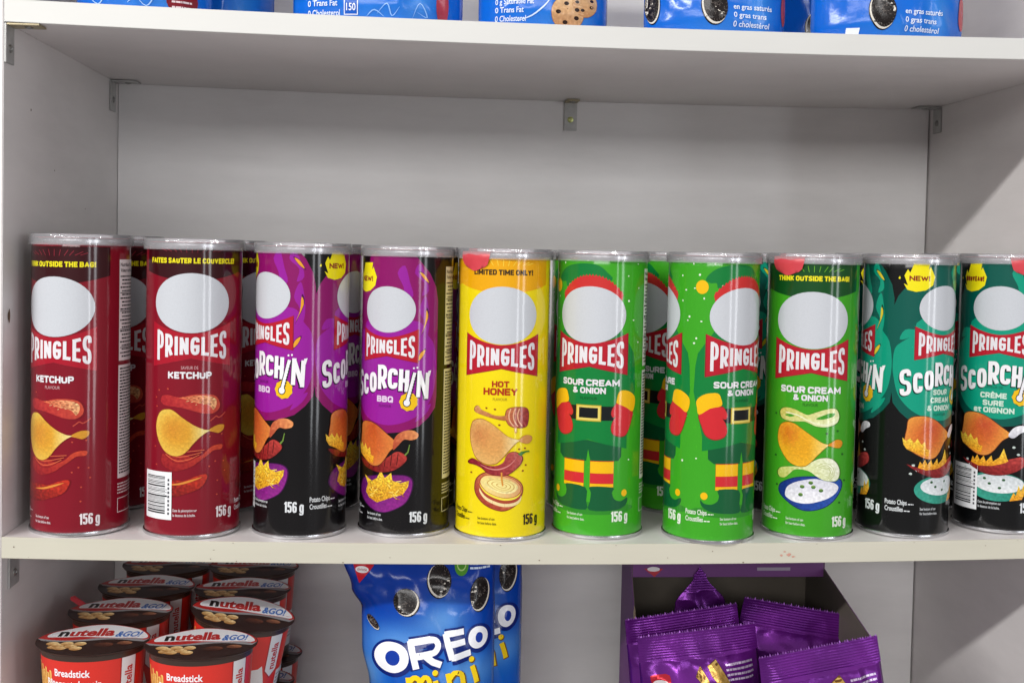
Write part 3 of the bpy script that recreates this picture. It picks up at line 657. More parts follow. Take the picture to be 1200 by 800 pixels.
def honey_face(A, fr):
    hdr_zone(A,'eaa80c','f8d84a')
    A.block('slogan_lettering','LIMITED TIME ONLY!' if not fr else 'DURÉE LIMITÉE!',0,214.4,4.4,51,'3a2a18',4)
    oval(A,0,182,30,23.2); banner(A)
    A.block('flavour_lettering','HOT',-.4,124.5,4.9,14,'b03414',8); A.block('flavour_lettering','HONEY',-.4,118,5.7,28,'b03414',8)
    A.text('flavour_lettering','FLAVOUR',-.6,113.6,2.3,'a98a1c',8,w=11.5,bold=0)
    shade(A,'picture_print',SH['h_handle'],'b0693a','d59a62',10,outline='7c3418')
    shade(A,'picture_print',SH['h_head'],'8c2a30','c4784a',10,ax=(-1,.3),outline='7c2a1c',nz=.2)
    for k in range(4): A.line('picture_print',[(u+k*3.6,v) for u,v in SH['h_line']],1.0,'e6b08a' if k<3 else 'b0504a',11,smooth=4)
    A.poly('picture_print',SH['h_drip'],'c98a3a',10); A.poly('picture_print',grow(SH['h_drip'],.55),'f3e2a0',11)
    shade(A,'picture_print',SH['h_stack'],'a33c2c','d9945a',8,ax=(.5,.6),outline='84261c')
    for k in range(3): A.poly('picture_print',smooth_poly([(u*(1-.012*k),v-7+k*2.6) for u,v in SH['h_top']],4),['f0d9a0','a8442e','f3e24a'][k],9+k)
    A.poly('picture_print',smooth_poly(SH['h_top'],4),'b4502f',12); shade(A,'picture_print',grow(SH['h_top'],.95),'f0dc8c','dba06a',13,ax=(.8,.4))
    shade(A,'picture_print',SH['h_in'],'f4e6a4','e2cf80',14,nz=.2); 
    for r_ in (.78,.55,.3): A.poly('picture_print',smooth_poly(grow(SH['h_in'],r_),3),'c79a48',15+int((1-r_)*10)); A.poly('picture_print',smooth_poly(grow(SH['h_in'],r_-.05),3),'f2e294',16+int((1-r_)*10))
    A.line('picture_print',[(1.8,56),(2.2,50),(3,45)],1.3,'d8923a',25)
    chip(A,SH['h_chip'],SH['h_tip'],'d59a55','e0b56c','c47c46',hotpos=(-18,86),outline='a35a2a',layer=16,pale='eedda4')
    shade(A,'picture_print',SH['h_chili'],'7e1424','b8584e',20,ax=(.7,.5),outline='6c1018',nz=.15)
    A.line('picture_print',[(-16,61.5),(-8,58.6),(0,58.4),(8,61.8),(13,67)],1.0,'d98a84',21,smooth=4,taper=True)
    A.poly('picture_print',SH['h_stem'],'3f7a2c',21); flecks(A,SH['h_fleck'],'8c3a16',10,.95)
    common(A,'2c2210',fr=fr)
def sour_face(A, fr):
    hdr_zone(A,'0f4a1c','6fb62c')
    A.block('slogan_lettering','THINK OUTSIDE THE BAG!' if not fr else 'FAITES SAUTER LE COUVERCLE!',0,214.4,4.2,63,'f0e41e',4)
    oval(A,0,182.3,31.2,23.4); banner(A)
    A.block('flavour_lettering','SOUR CREAM',0,122.4,5.6,51,WHITE,8); A.block('flavour_lettering','& ONION',0,116.2,5.0,28,WHITE,8)
    A.text('flavour_lettering','FLAVOUR',0,111.8,2.4,'2a6a1c',8,w=12,bold=0)
    G='c9d68a'
    shade(A,'picture_print',SH['s_ring'],'c8c25a','e6edc0',9,ax=(.4,-.6),outline='3f7a22'); A.poly('picture_print',smooth_poly(SH['s_hole'],3),'3f9a28',10); A.poly('picture_print',smooth_poly(SH['s_hole2'],3),'3f9a28',10)
    A.line('picture_print',[(-20,105.6),(-10,104),(-2,100.4),(6,97.6),(14,97),(21,100)],.6,'f4f6dc',11,smooth=4)
    shade(A,'picture_print',SH['s_bowl'],'16307c','2450a8',8,ax=(.6,-.3),outline='10245c'); shade(A,'picture_print',SH['s_cream'],'d3d4e0','f2f2f6',9,ax=(.2,-1))
    for u,v in SH['s_herb']: shade(A,'picture_print',ell(u,v,1.9,1.5,9),'2c5a20','8aa85a',10,smooth=2)
    shade(A,'picture_print',SH['s_slice'],'bfc862','eef2dc',10,ax=(1,.6),outline='4a7a24')
    for k in range(4): A.line('picture_print',[(5+k*2.4,62-k*.3),(13+k*1.6,65.6-k*2),(20-k*1.0,62-k*2),(21.5-k*1.4,55.5),(17-k*1.4,51.6+k)],.4,'b6c074',11,smooth=4)
    chip(A,SH['s_chip'],SH['s_tip'],'e2a21e','f0b82c','cf6c1c',hotpos=(-18,89),outline='8a6a12',layer=12,pale='f0d47c')
    flecks(A,SH['s_fleck'],'1f5a1c',9,1.1)
    common(A,'e6efe0',fr=fr)
def elf_face(A, fr):
    TU,DK,YE,RD = '0a7d38','0b5a32','f2bd12','cf2a32'
    # tunic, belt, mittens, striped stockings and curled boots
    half = [(0,176),(24,172),(33.2,159),(38.8,151),(40.6,141),(41.6,120),(38,104),(33.5,84),(33.4,72.4),(13.3,76.6),(0.4,80)]
    A.poly('costume_print', half+[(-u,v) for u,v in half[::-1][1:-1]], TU, 3)
    A.poly('costume_print', [(-28.6,74.6),(0,79.6),(28.6,73.4),(28.4,66),(26,62.6),(2.8,62),(.6,72),(-.8,62.2),(-23.6,62.4),(-28.4,66)], DK, 2)
    for s in (-1,1):
        x0,x1 = (2.7*s,21.9*s)
        for v0,v1,c in ((52.4,62,YE),(44.2,52,RD),(41.2,43.8,YE)): A.poly('costume_print', rect(min(x0,x1),max(x0,x1),v0,v1), c, 4)
        A.poly('costume_print', rect(min(x0,x1)-.2,max(x0,x1)+.2,41,62.6), 'c4441c', 3)
    A.poly('costume_print', smooth_poly(SH['e_boot'],3), DK, 5); A.poly('costume_print', smooth_poly(SH['e7_boot'],3), DK, 5)
    A.poly('costume_print', ell(32.1,36,2.7,2.9,20), YE, 6); A.poly('costume_print', ell(-30.8,36,2.9,3,20), YE, 6)
    A.poly('costume_print', ell(0,23.4,42,5.2,40), '2f8a26', 2)
    A.poly('costume_print', rect(-21,21,95.6,107.2), '14181a', 5)
    A.poly('costume_print', rect(-10.6,10.6,94.8,108), 'c7a92e', 7); A.poly('costume_print', rect(-9.8,9.8,95.6,107.2), 'e3d06a', 8); A.poly('costume_print', rect(-7.9,7.9,97.4,105.8), '121416', 9)
    for a,b in (('e_cuff','e_mitt'),('e7_cuff','e7_mitt')):
        A.poly('costume_print', grow(smooth_poly(SH[b],3),1.05), '86301c', 8); A.poly('costume_print', smooth_poly(SH[b],3), RD, 9)
        A.poly('costume_print', smooth_poly(SH[a],3), YE, 10)
    hat = [(-33.9,211),(-28.3,217.6),(-19.5,221.6),(-5.7,223.2),(6,221.6),(13,216),(17,210),(0,204),(-22,203),(-25,208),(-30,208)]
    A.poly('hat_print', smooth_poly(hat,3), '0a7a36', 3); A.poly('hat_print', ell(-36.6,204.7,5.2,5.6,24), YE, 4)
    fr_ = []
    for k in range(41):
        t = -1+2*k/40; fr_.append((t*27, 213.2-15*abs(t)**2.2+(1.5 if k%2 else -.3)))
    A.poly('hat_print', fr_+[(t*25.5, 204.2-13*abs(t)**2.0) for t in [1-2*k/16 for k in range(17)]], 'c9302f', 5)
    oval(A,0,181.4,30,23.2); banner(A)
    A.block('flavour_lettering','SOUR CREAM' if not fr else 'CRÈME SURE',0,123.6,5.4,51,WHITE,12); A.block('flavour_lettering','& ONION' if not fr else 'et OIGNON',0,117.4,5.0,28,WHITE,12)
    A.text('flavour_lettering','FLAVOUR' if not fr else 'SAVEUR',0,112.4,2.3,'0a5a28',12,w=14,bold=0)
    rg = random.Random(3 if fr else 4)
    dots = [q for q in SH['e_dots'] if q[0] > 25]+list(SH['e7_dots'])+[(36,63),(-38,66),(39,100),(-3,226),(12,226.6)]
    for u,v in dots: A.poly('snow_print', ell(u,v,rg.uniform(.5,1.0),rg.uniform(.5,1.0),10), 'e8f6e2', 3)
    common(A,'e8f2e2',fr=fr)
def scorch_face(A, fr, P):
    # swirl-shaped field, brighter inner bulb, flame streaks
    body = [(-19,229),(-20,221),(-24,213),(-33,203),(-40,194),(-43.2,186),(-43.2,114),(-42,105),(-36,97.5),(-27.5,90.5),(-14,86),(0,84.4),(14,86),(27.5,90.5),(36,97.5),(42,105),(43.2,114),(43.2,192),(41,203),(35,214),(28,222),(22,229)]
    A.poly('field_print', body, P['mid'], 2)
    bulb = [(-41.6,150),(-43,136),(-41.6,125),(-38,112),(-30,102),(-20,95.6),(-6,91.6),(6,91.4),(20,95.6),(30,102.4),(38,113),(41.6,125),(42.6,140),(40,156),(34,164),(30,172),(20,176),(-20,176),(-28,162),(-36,156)]
    A.poly('field_print', smooth_poly(bulb,3), P['hi'], 3)
    for q in ([(8,214),(13,203),(15,192),(21,196),(18,207),(14,220)],[(22,214),(26,222),(31,212),(34,200),(28,196),(30,206)],[(26,184),(31,196),(34,186),(35,172),(32,160),(28,164),(31,174)],[(-34,166),(-38,158),(-30,160),(-26,166)],[(24,94),(33,100),(38,108),(34,107),(29,103)]):
        A.poly('field_print', smooth_poly(q,3), P['hi'], 3)
    for q in ([(26,214.6),(30,212.8),(34.2,206.4),(30,209.2)],[(32,184),(33.7,178),(27.8,164.5),(30.9,173)],[(26.3,143.7),(27.1,149),(31.6,152.4),(30.2,147.9)]):
        A.poly('field_print', grow(smooth_poly(q,3),1.25), P['lo'], 4); A.poly('field_print', smooth_poly(q,3), 'e6a02c' if P['hot'] else 'd9c32e', 5)
    oval(A,0,184.4,23.2,18.6); banner(A,.80,0,169)
    # arched lettering with a drop shadow
    L = [('S',-32.4,9.0,111.5,133.6),('C',-22.6,7.6,114.6,130.6),('O',-13.2,8.2,117.2,132.6),('R',-3.6,8.6,119.8,139.6),('C',5.4,8.2,121.0,136.8),('H',14.6,8.2,118.8,136.4),('N',30.2,10.4,113.4,134.6)]
    def letters(col, du, dv, ly, bd):
        for ch,u,w,v0,v1 in L:
            def wp(x,t,u=u,w=w,v0=v0,v1=v1): 
                lean = .12*(u/30)
                return (u+du+x*w/2+lean*(t-.5)*8, v0+dv+(v1-v0)*t-.08*u*x*.5)
            A.block('flavour_lettering', ch, 0,0, 20, w, col, ly, sw=bd, warp=wp, rnd=.42)
    letters('1c0a20' if P['hot'] else '06281f', -.7,-1.0, 7, .185); letters('f0eff2', 0,0, 9, .165)
    A.poly('thermometer_print', ell(18.6,110.4,7.4,7.6,22), P['lo'], 7); A.poly('thermometer_print', [(18.6+7*math.cos(a)*(1+.10*(k%2)), 110.4+7*math.sin(a)*(1+.10*(k%2))) for k,a in enumerate([6.2832*k/18 for k in range(18)])], 'eebf1a', 8)
    A.line('thermometer_print',[(17.2,109.6),(23.2,134)],3.9,'16101a',10); A.line('thermometer_print',[(17.2,109.6),(23.2,134)],2.5,'f0eff2',11)
    A.poly('thermometer_print', ell(17.2,109.6,3.2,3.4,18), '16101a',10); A.poly('thermometer_print', ell(17.2,109.6,2.5,2.7,18), 'f0eff2',11)
    for k in range(8): A.line('thermometer_print',[(19.0+k*.58,113.6+k*2.3),(20.8+k*.58,113.2+k*2.3)],.5,'16101a',12)
    A.poly('thermometer_print', ell(22.4,137.6,.8,.8,8),'f0eff2',11); A.poly('thermometer_print', ell(25.2,138,.8,.8,8),'f0eff2',11)
    A.poly('flavour_lettering',[(34.6,135),(37.4,135.6),(36,130.6),(34.8,130.4)],'f0eff2',9)
    if P['hot']:
        A.block('flavour_lettering','BBQ',-1.2,109.6 if not fr else 107,5.0,14.6,'e3cbe6',9); A.text('flavour_lettering','FLAVOUR' if not fr else 'SAVEUR',-1,105.4 if not fr else 114.4,2.2,'6d1670',9,w=11,bold=0)
    elif fr:
        A.text('flavour_lettering','SAVEUR DE',-3,116.6,2.2,'0b6a50',9,w=14,bold=0)
        for s_,u,v,w in (('CRÈME',-3.4,108.4,21),('SURE',-3.4,102,16.6),('et OIGNON',-3,96,33)): A.block('flavour_lettering',s_,u,v,4.7,w,'cfe6d6',9)
    else:
        for s_,u,v,w in (('SOUR',-1.5,112.6,15.5),('CREAM',-1.5,106,20),('& ONION',-2,99.4,24.5)): A.block('flavour_lettering',s_,u,v,4.6,w,'cfe6d6',9)
        A.text('flavour_lettering','FLAVOUR',-1.5,95.2,2.2,'0b6a50',9,w=13,bold=0)
    fire = lambda q,ly,a='e0901e',b='f4cf48': shade(A,'picture_print',q,a,b,ly,smooth=0,nz=.35,ns=.9,cell=1.0)
    if P['hot']:
        cp = [(u*.96,v-2.4) for u,v in SH['o_chip']]
        shade(A,'picture_print',SH['b_bowl'],'5a1462','8c2484',9,ax=(.5,-.6),outline='3c0c44')
        shade(A,'picture_print',SH['b_fries'],'c98a1c','f0c83c',11,smooth=0,nz=.5,ns=.9,cell=1.0)
        rg = random.Random(11)
        for k in range(30):
            u,v,a = rg.uniform(-16,14),rg.uniform(30,46),rg.uniform(-.9,.9); A.line('picture_print',[(u,v),(u+4*math.cos(a),v+4*math.sin(a))],.7,rg.choice(('f6dc6a','a8641c','efc040','d99a24')),12+k%3)
        shade(A,'picture_print',SH['b_chili'],'6e1416','b03a34',12,ax=(.3,.8),outline='2a0808',nz=.2)
        for k in range(6): A.line('picture_print',[(-16+k*5.2,54.5+k*.9),(-15+k*5.2,61.5+k*1.5)],.6,'3c0a0c',13)
        A.poly('picture_print',SH['b_stem'],'6a8a3a',12)
        chip(A,cp,None,'c8622c','d98a40','b4451f',layer=14,hotpos=(-12,88),outline='5a2410')
        shade(A,'picture_print',SH['b_tip'],'b04a30','e0945a',16,ax=(1,.4))
        fire([(u,v-2.4) for u,v in SH['o_flame']],17)
    else:
        bo = ell(1.5,33.8,24.5,12.2,40,0)
        shade(A,'picture_print',bo,'1d7464','3aa08a',9,ax=(-.4,-.6),smooth=0); shade(A,'picture_print',ell(3,36.6,20.8,8.0,36),'c8d0d4','e6eaec',10,ax=(0,-1),smooth=0)
        for u,v in ((-4,36),(4,33),(7,40),(-8,40)): A.poly('picture_print',ell(u,v,1.4,1.1,8),'2f5a34',11)
        fire([(12,22.5),(15,30),(17,27),(19,36),(21,31),(24,38),(25,30),(22,24)],12)
        shade(A,'picture_print',SH['o_pep'],'7a1a1e','b4423e',12,ax=(.2,1),outline='3a0a0c',nz=.2); fire(SH['o_pflame'],13)
        chip(A,SH['o_chip'],None,'d0682e','e8a044','c04a2c',layer=14,hotpos=(-8,86),outline='6a2c12')
        shade(A,'picture_print',SH['o_tip'],'c9c9d2','eeeef2',16); fire(SH['o_flame'],17)
        flecks(A,[(-24,54),(-21,50),(14,68),(18,62),(-26,47)],'c6d2cc',12,1.3)
    # burst badge left of the face
    fl = [(u,v-1) for u,v in SH['o9_flame']]
    if fr: fl = [((u+23.5)*.92-23.5,v) for u,v in fl]
    A.poly('badge_print', fl, 'f2e416', 6); A.block('badge_print','NOUVEAU!' if fr else 'NEW!',-23.6,206.6,4.3,19 if fr else 16.6,'8e2a1a',7)
    A.poly('badge_print', [(-40.5,208.6),(-39.4,210.4),(-38.6,208.8),(-39.4,207.8)], 'f2e416', 6)
    common(A,'dfe3e6',fr=fr)
    if fr: barcode(A)

HOT = dict(mid='880e62', hi='961c98', lo='4a0a44', hot=True)
COOL = dict(mid='03584c', hi='0c9a7c', lo='033a2e', hot=False)
DESIGNS = {
 'ketchup': (ket_face, '801022', ('e4dcdc','1c1416')),
 'honey': (honey_face, 'efd80e', ('f2e9c0','2a2010')),
 'sour': (sour_face, '3f9f20', ('e6efe0','122010')),
 'elf': (elf_face, '3da422', ('dfe8da','142014')),
 'hot': (lambda A,fr: scorch_face(A,fr,HOT), '0c0a0c', ('d9d4b8','1a1614')),
 'cool': (lambda A,fr: scorch_face(A,fr,COOL), '0a0b0c', ('d9dcd4','141616')),
}
body_me = {}; label_cache = {}
RIM_B = lathe('bottom_rim', [(36.2,.6),(37.2,0),(38.5,.5),(38.7,1.6),(38.5,3.0),(37.5,3.5)], SEG)
RIM_T = lathe('top_rim', [(37.45,227.6),(38.5,228.0),(38.8,229.4),(38.7,231.4),(37.9,232.2),(36.6,231.6),(36.4,228.6)], SEG)
SEAL = lathe('seal_foil', [(36.5,230.6),(30,230.2),(12,230.0),(.01,230.0)], SEG)
LID = lathe('lid', [(39.2,226.9),(39.75,227.0),(39.85,228.6),(39.75,232.8),(39.6,234.6),(38.9,235.6),(37.6,235.7),(36.6,235.2),(36.1,233.0),(35.2,232.62)]+[(r_,232.3+.28*(r_/34.5)**2) for r_ in (34.5,31,27,23,19,15,11,7,3.5,.01)], SEG)
for me in (SEAL,): pass
def tab_mesh():
    # pull tab of the foil seal: folded down over the rim, rounded tongue
    n, rows = 9, [(229.6,-1.5),(232.4,.6),(233.0,1.7),(230.0,2.45),(226.6,2.5),(222.5,1.5),(219.0,1.1),(217.4,1.0)]
    wid = [15,15,15,14.6,14,12.6,9.5,4.0]; vs_, fs = [], []
    for (z,dr),w in zip(rows,wid):
        for k in range(n+1):
            a = (w*(2*k/n-1))/39; r = RC+dr+.15*math.sin(k*1.3+z); zz = z-(abs(2*k/n-1)**3)*(-1.2 if z < 220 else 0)
            vs_.append((r*math.sin(a)/1000,-r*math.cos(a)/1000,zz/1000))
    for i in range(len(rows)-1):
        for k in range(n): q = i*(n+1)+k; fs.append((q,q+1,q+n+2,q+n+1))
    me = mesh_from('pull_tab', vs_, fs, True); return me
TAB = tab_mesh()
def get_body(d):
    if d not in body_me:
        me = lathe('body', [(RC-.2,1.5),(RC,2.6)]+[(RC,v) for v in (8,60,120,180,222)]+[(RC,228.4),(RC-.3,229.4)], SEG, 60)
        colour_mesh(me, DESIGNS[d][1]); body_me[d] = me
    return body_me[d]
def get_label(d, dv):
    key = (d,dv)
    if key not in label_cache:
        out = []
        for ctr,fr in ((0,False),(-PER,True)):
            A = Art(ctr, dv); DESIGNS[d][0](A, fr)
            if not fr: nutrition(A, 52.5, 92, *DESIGNS[d][2])
            for pn,pc in A.parts.items():
                me = build_art(pn, pc, can_map, USTEP, None, VCLIP)
                if me: me.materials.append(M['print']); out.append((pn, me, fr))
        label_cache[key] = out
    return label_cache[key]
def chip_can(d, x, y, az, dv, label, group, tab=None, z=None):
    """az: world direction (degrees, 0 = towards the room, + = right) that the English face looks at"""
    t = thing('chip_can', label, 'chip can', (x, y, (sag(x,SAGM)+.0002) if z is None else z), rad(az), group)
    b = obj('body', get_body(d), M['print'], t)
    obj('bottom_rim', RIM_B, M['tin'], t); obj('top_rim', RIM_T, M['tin'], t)
    obj('seal_foil', SEAL, M['foil_red'], t); obj('lid', LID, M['lid'], t)
    if tab is not None:
        o = obj('pull_tab', TAB, M['foil_red'], t); o.rotation_euler = (0,0,rad(tab-az))
    ban = {}
    items = get_label(d, dv)
    for pn,me,fr in items:
        if pn == 'brand_banner': ban[fr] = obj(pn, me, None, t)
    for pn,me,fr in items:
        if pn == 'brand_banner': continue
        obj(pn, me, None, ban[fr] if pn == 'brand_lettering' else t)
    return t
PD = math.degrees(PER/RC)
FRONT = [ # design, x, y, azimuth of English face, label lift, tab azimuth
 ('ketchup',-.3317,.0420,-16.0,-3.2,None,'dark red ketchup can showing its English face, beside the left side panel'),
 ('ketchup',-.2422,.0415,7.6+PD,3.2,None,'dark red ketchup can turned to its French face with a white barcode'),
 ('hot',-.1560,.0463,87.6,9.0,None,'black and purple can turned so that two logos show at its sides'),
 ('hot',-.0702,.0552,-24.5,0.0,None,'black and purple can with one full logo and a cream nutrition panel'),
 ('honey',.0103,.0460,-6.4,0.0,-44,'bright yellow hot honey can with a red pull tab'),
 ('elf',.0932,.0510,-23.2,2.0,None,'green can with a whole elf costume print and black belt'),
 ('elf',.1844,.0342,27.2,3.0,None,'green elf costume can turned so two mittens meet, at the shelf edge'),
 ('sour',.2727,.0429,-18.8,-1.3,-52,'green sour cream and onion can with dark green top band and red tab'),
 ('cool',.3575,.0448,24.8,7.0,None,'black and teal can showing a yellow NEW badge'),
 ('cool',.4476,.0519,-33.6+PD,5.5,-2,'black and teal French can with red tab, beside the right side panel'),
]
for d,x,y,az,dv,tab,lab in FRONT: chip_can(d,x,y,az,dv,lab,'chip cans in the front row on the middle shelf',tab)
BACK = [
 ('ketchup',-.327,.131,-16+30,-3.2,'dark red ketchup can hidden behind the English ketchup can'),
 ('ketchup',-.236,.129,70,3.2,'dark red ketchup can hidden behind the French ketchup can'),
 ('hot',-.150,.135,60,9.0,'black and purple can hidden behind the one with two logos'),
 ('hot',-.063,.143,108,0.0,'black and purple can hidden behind the one with one full logo'),
 ('honey',.012,.134,60,0.0,'yellow honey can hidden behind the bright yellow one'),
 ('elf',.098,.137,110,2.0,'green elf costume can hidden behind the one with the whole costume'),
 ('elf',.1800,.138,62,3.0,'green elf costume can in the gap behind the two green elf cans'),
 ('cool',.2795,.131,40,7.0,'black and teal can hidden behind the green sour cream can'),
 ('cool',.3650,.131,10,7.0,'black and teal can hidden behind the NEW badge can'),
 ('cool',.4530,.137,60,5.5,'black and teal can hidden behind the French teal can'),
]
for d,x,y,az,dv,lab in BACK: chip_can(d,x,y,az,dv,lab,'chip cans in the back row on the middle shelf')

# ================================================================ spread cups on the lower shelf
CA, CB, CHT = 40.0, 31.5, 85.5          # half axes at the top and height of a cup, mm
def cup_r(v): return .86+.14*(v/CHT)
def cup_map(u, v, off):
    a = u/36.0; k = cup_r(v); n = Vector((math.sin(a)/CA, -math.cos(a)/CB, -.0022)).normalized()
    return Vector((CA*k*math.sin(a), -CB*k*math.cos(a), v))/1000+n*((off+.1)/1000), n
CUP_N = 60; CUP_STEP = 2*math.pi*36/CUP_N
def ell_lathe(name, prof, n=CUP_N):
    vs_, fs = [], []
    for ka,kb,z in prof:
        for k in range(n):
            a = 2*math.pi*k/n; vs_.append((ka*math.sin(a)/1000,-kb*math.cos(a)/1000,z/1000))
    for i in range(len(prof)-1):
        for k in range(n): fs.append((i*n+k,i*n+(k+1)%n,(i+1)*n+(k+1)%n,(i+1)*n+k))
    fs.append(tuple(range(n))[::-1])
    return mesh_from(name, vs_, fs, True)
CUP = ell_lathe('cup', [(CA*cup_r(v),CB*cup_r(v),v) for v in (0,20,40,60,72)]+[(CA,CB,82.5),(CA+1.4,CB+1.4,83.5),(CA+2.4,CB+2.4,84.4),(CA+2.4,CB+2.4,85.0),(CA-.5,CB-.5,85.2)])
CUP.set_sharp_from_angle(angle=rad(35))
LA, LB = 43.6, 35.0
def lid_height(u, v): return 85.5+.5*math.sin(u*.11+v*.05)*(math.hypot(u/LA,v/LB))**2+.9*math.exp(-((v-1+3*math.sin(u*.08))/3.2)**2)
def lid_map(u, v, off): return Vector((u,v,lid_height(u,v)+off+.06))/1000, Vector((0,0,1))
def cup_lid_mesh():
    vs_, fs, cols = [(0,0,lid_height(0,0)/1000)], [], []; n = 48; rings = 12
    for r_ in range(1,rings+1):
        for k in range(n):
            a = 2*math.pi*k/n; u = LA*r_/rings*math.sin(a); v = -LB*r_/rings*math.cos(a); vs_.append((u/1000,v/1000,lid_height(u,v)/1000))
    for k in range(n): fs.append((0,1+k,1+(k+1)%n))
    for r_ in range(rings-1):
        for k in range(n): a = 1+r_*n; fs.append((a+k,a+n+k,a+n+(k+1)%n,a+(k+1)%n))
    return colour_mesh(mesh_from('lid_foil', vs_, fs, True), '2a1712')
CUPLID = cup_lid_mesh()
def cup_art():
    A = Art(0,8.6)
    full = math.pi*36
    A.poly('sleeve_print', rect(-full,full,2,70), 'c8281c', 1)
    # breadsticks, white belly, right-hand strip with the name turned on its side
    rg = random.Random(2)
    for k in range(7):
        u = -46+k*2.9; h0 = 40+rg.uniform(0,6); h1 = 60+rg.uniform(-3,5)
        shade(A,'breadstick_picture',rect(u,u+2.5,h0,h1),'c07a2c','e8c06a',3,ax=(1,0),smooth=0,cell=1.2); A.poly('breadstick_picture', ell(u+1.25,h1,1.25,1.2,10), 'e0b25c', 3)
    A.poly('sleeve_print', smooth_poly([(-52,2),(-52,40),(-40,43),(-20,40),(0,39),(20,41),(24,41),(24,2)],2), 'd9d6d2', 2)
    A.text('sleeve_lettering','Breadstick',-9,58,5.4,WHITE,5,w=27,bold=.02); A.text('sleeve_lettering','Bâtonnet de pain',-9,49.6,5.4,WHITE,5,w=43,bold=.02)
    A.poly('side_strip',[(26,70),(40.5,70),(40.5,38),(33,31),(26,38)],'9c1f1a',4); A.poly('side_strip',[(27,70),(39.5,70),(39.5,38.6),(33,32.6),(27,38.6)],'cfcfd0',5)
    A.text('side_strip','nutella',36.4,39,6.4,'b02420',7,w=24,bold=.025,align='l',rot=math.pi/2)
    A.poly('sleeve_print', rect(42,58,2,36), 'c4c4c6', 3)
    for k in range(7): A.words('sleeve_print', 43.5,56, 31-k*3.4, 1.2,'6a6a6e',4,k)
    B = Art()
    inside = lambda pts: [(u,v) for u,v in pts if (u/LA)**2+(v/LB)**2 < 1]
    def disc(f): return [(LA*f*math.cos(a),LB*f*math.sin(a)) for a in [6.2832*k/64 for k in range(64)]]
    def upper(g, f): # part of the lid behind the wavy line v = g(u)
        top = [(LA*f*math.cos(a),LB*f*math.sin(a)) for a in [math.pi*k/40 for k in range(41)]]
        top = [(u,max(v,g(u))) for u,v in top]
        us = [-LA*f+2*LA*f*k/24 for k in range(1,24)]
        return top+[(u,g(u)) for u in us if abs(g(u)) < LB*f*math.sqrt(max(0,1-(u/(LA*f))**2))-.3]
    w0 = lambda u: -3.5+1.2*math.sin(u*.09+.6)-u*.03
    B.poly('lid_print', upper(w0,.985), '8d8c8e', 1)
    B.poly('lid_print', upper(lambda u: -.6+1.3*math.sin(u*.09+.6)-u*.02,.985), 'b3231f', 2)
    B.poly('lid_print', [(u,v) for u,v in smooth_poly([(-36,5),(-37,14),(-29,24),(-15,31.0),(0,33.4),(14,31.4),(29,24.4),(38,13),(41,4),(39,-.6),(26,.4),(8,3.4),(-8,4.4),(-22,3.8)],3)], 'e4e4e6', 3)
    B.text('lid_lettering','n',-30,8.2,16,'17110f',5,w=7.6,bold=.042,align='l'); B.text('lid_lettering','utella',-21.6,8.2,16,'b52420',5,w=35,bold=.042,align='l')
    B.text('lid_lettering','&GO!',15,5.4,12,'2d66b4',5,w=20,bold=.03,align='l',italic=.25)
    for k,(u,v) in enumerate([(-29,-9),(-24,-13),(-18,-9),(-21,-19),(-14,-15),(-9,-20),(-26,-17),(-8,-10)]):
        shade(B,'hazelnut_picture',ell(u,v,4.9,4.3,16),'a06a34','f0d49a',3+k%3,ax=(.3,1),smooth=0,cell=1.2)
    shade(B,'hazelnut_picture',ell(10,-13,8,5,18),'2a120c','6a3a26',3,ax=(.5,1),smooth=0); shade(B,'hazelnut_picture',ell(26,-10,6,4,14),'4a2416','a06a4a',3,ax=(.5,1),smooth=0)
    out = [(pn,build_art(pn,pc,cup_map,CUP_STEP,None,(0,80.5))) for pn,pc in A.parts.items()]+[(pn,build_art(pn,pc,lid_map,3,3)) for pn,pc in B.parts.items()]
    return out
CUP_ART = cup_art()
for _,me in CUP_ART: me.materials.append(M['cup_print'])
tab_me = mesh_from('peel_tab', [(-.0385,.012,.0857),(-.0350,.0195,.0857),(-.0455,.0225,.0917),(-.0475,.0170,.0923),(-.0468,.0140,.0905)], [(0,1,2,3,4)])
def spread_cup(x, y, z, rz, tilt, label, group, curl=False):
    t = thing('spread_cup', label, 'snack cup', (x,y,z), rad(rz), group); t.rotation_euler = (rad(tilt[0]),rad(tilt[1]),rad(rz))
    obj('cup', CUP, M['choc'], t); l = obj('lid_foil', CUPLID, M['cup_print'], t)
    for pn,me in CUP_ART: obj(pn, me, None, l if pn in ('lid_print','lid_lettering','hazelnut_picture') else t)
    if curl: obj('peel_tab', tab_me, M['foil_red'], l)
ZC2 = ZLOW+.0003; ZC1 = ZC2+.0872
G1, G2 = 'spread cups in the upper layer of the stack', 'spread cups in the lower layer of the stack'
LX = [(-.3139,.020),(-.3113,.092),(-.3064,.163),(-.3026,.234)]; RX = [(-.2275,.009),(-.2174,.082),(-.2178,.153),(-.2182,.226)]
W4 = ['front','second','third','rearmost']
for k,(x,y) in enumerate(LX): spread_cup(x,y,ZC1,(2,0,-2,1)[k],(0,0),['spread cup at the open end of the stack\'s row beside the side panel','spread cup with a curled red lid tab, second from the open end','spread cup third in the row beside the left side panel','rearmost spread cup of the row beside the left side panel'][k],G1,curl=(k == 1))
for k,(x,y) in enumerate(RX): spread_cup(x,y,ZC1+(.0035 if k == 1 else 0),(4,3,0,-2)[k],((0,0),(5,8),(0,0),(0,0))[k],['spread cup at the open end of the row next to the blue bag','spread cup tilted to one side behind the end cup','spread cup third in the row next to the blue cookie bag','rearmost spread cup of the row next to the blue cookie bag'][k],G1)
for k,(x,y) in enumerate(LX): spread_cup(x,y,ZC2,(0,1,-1,2)[k],(0,0),'lower layer spread cup %s row beside the side panel'%['at the open end of the','second in the','third in the','rearmost in the'][k],G2)
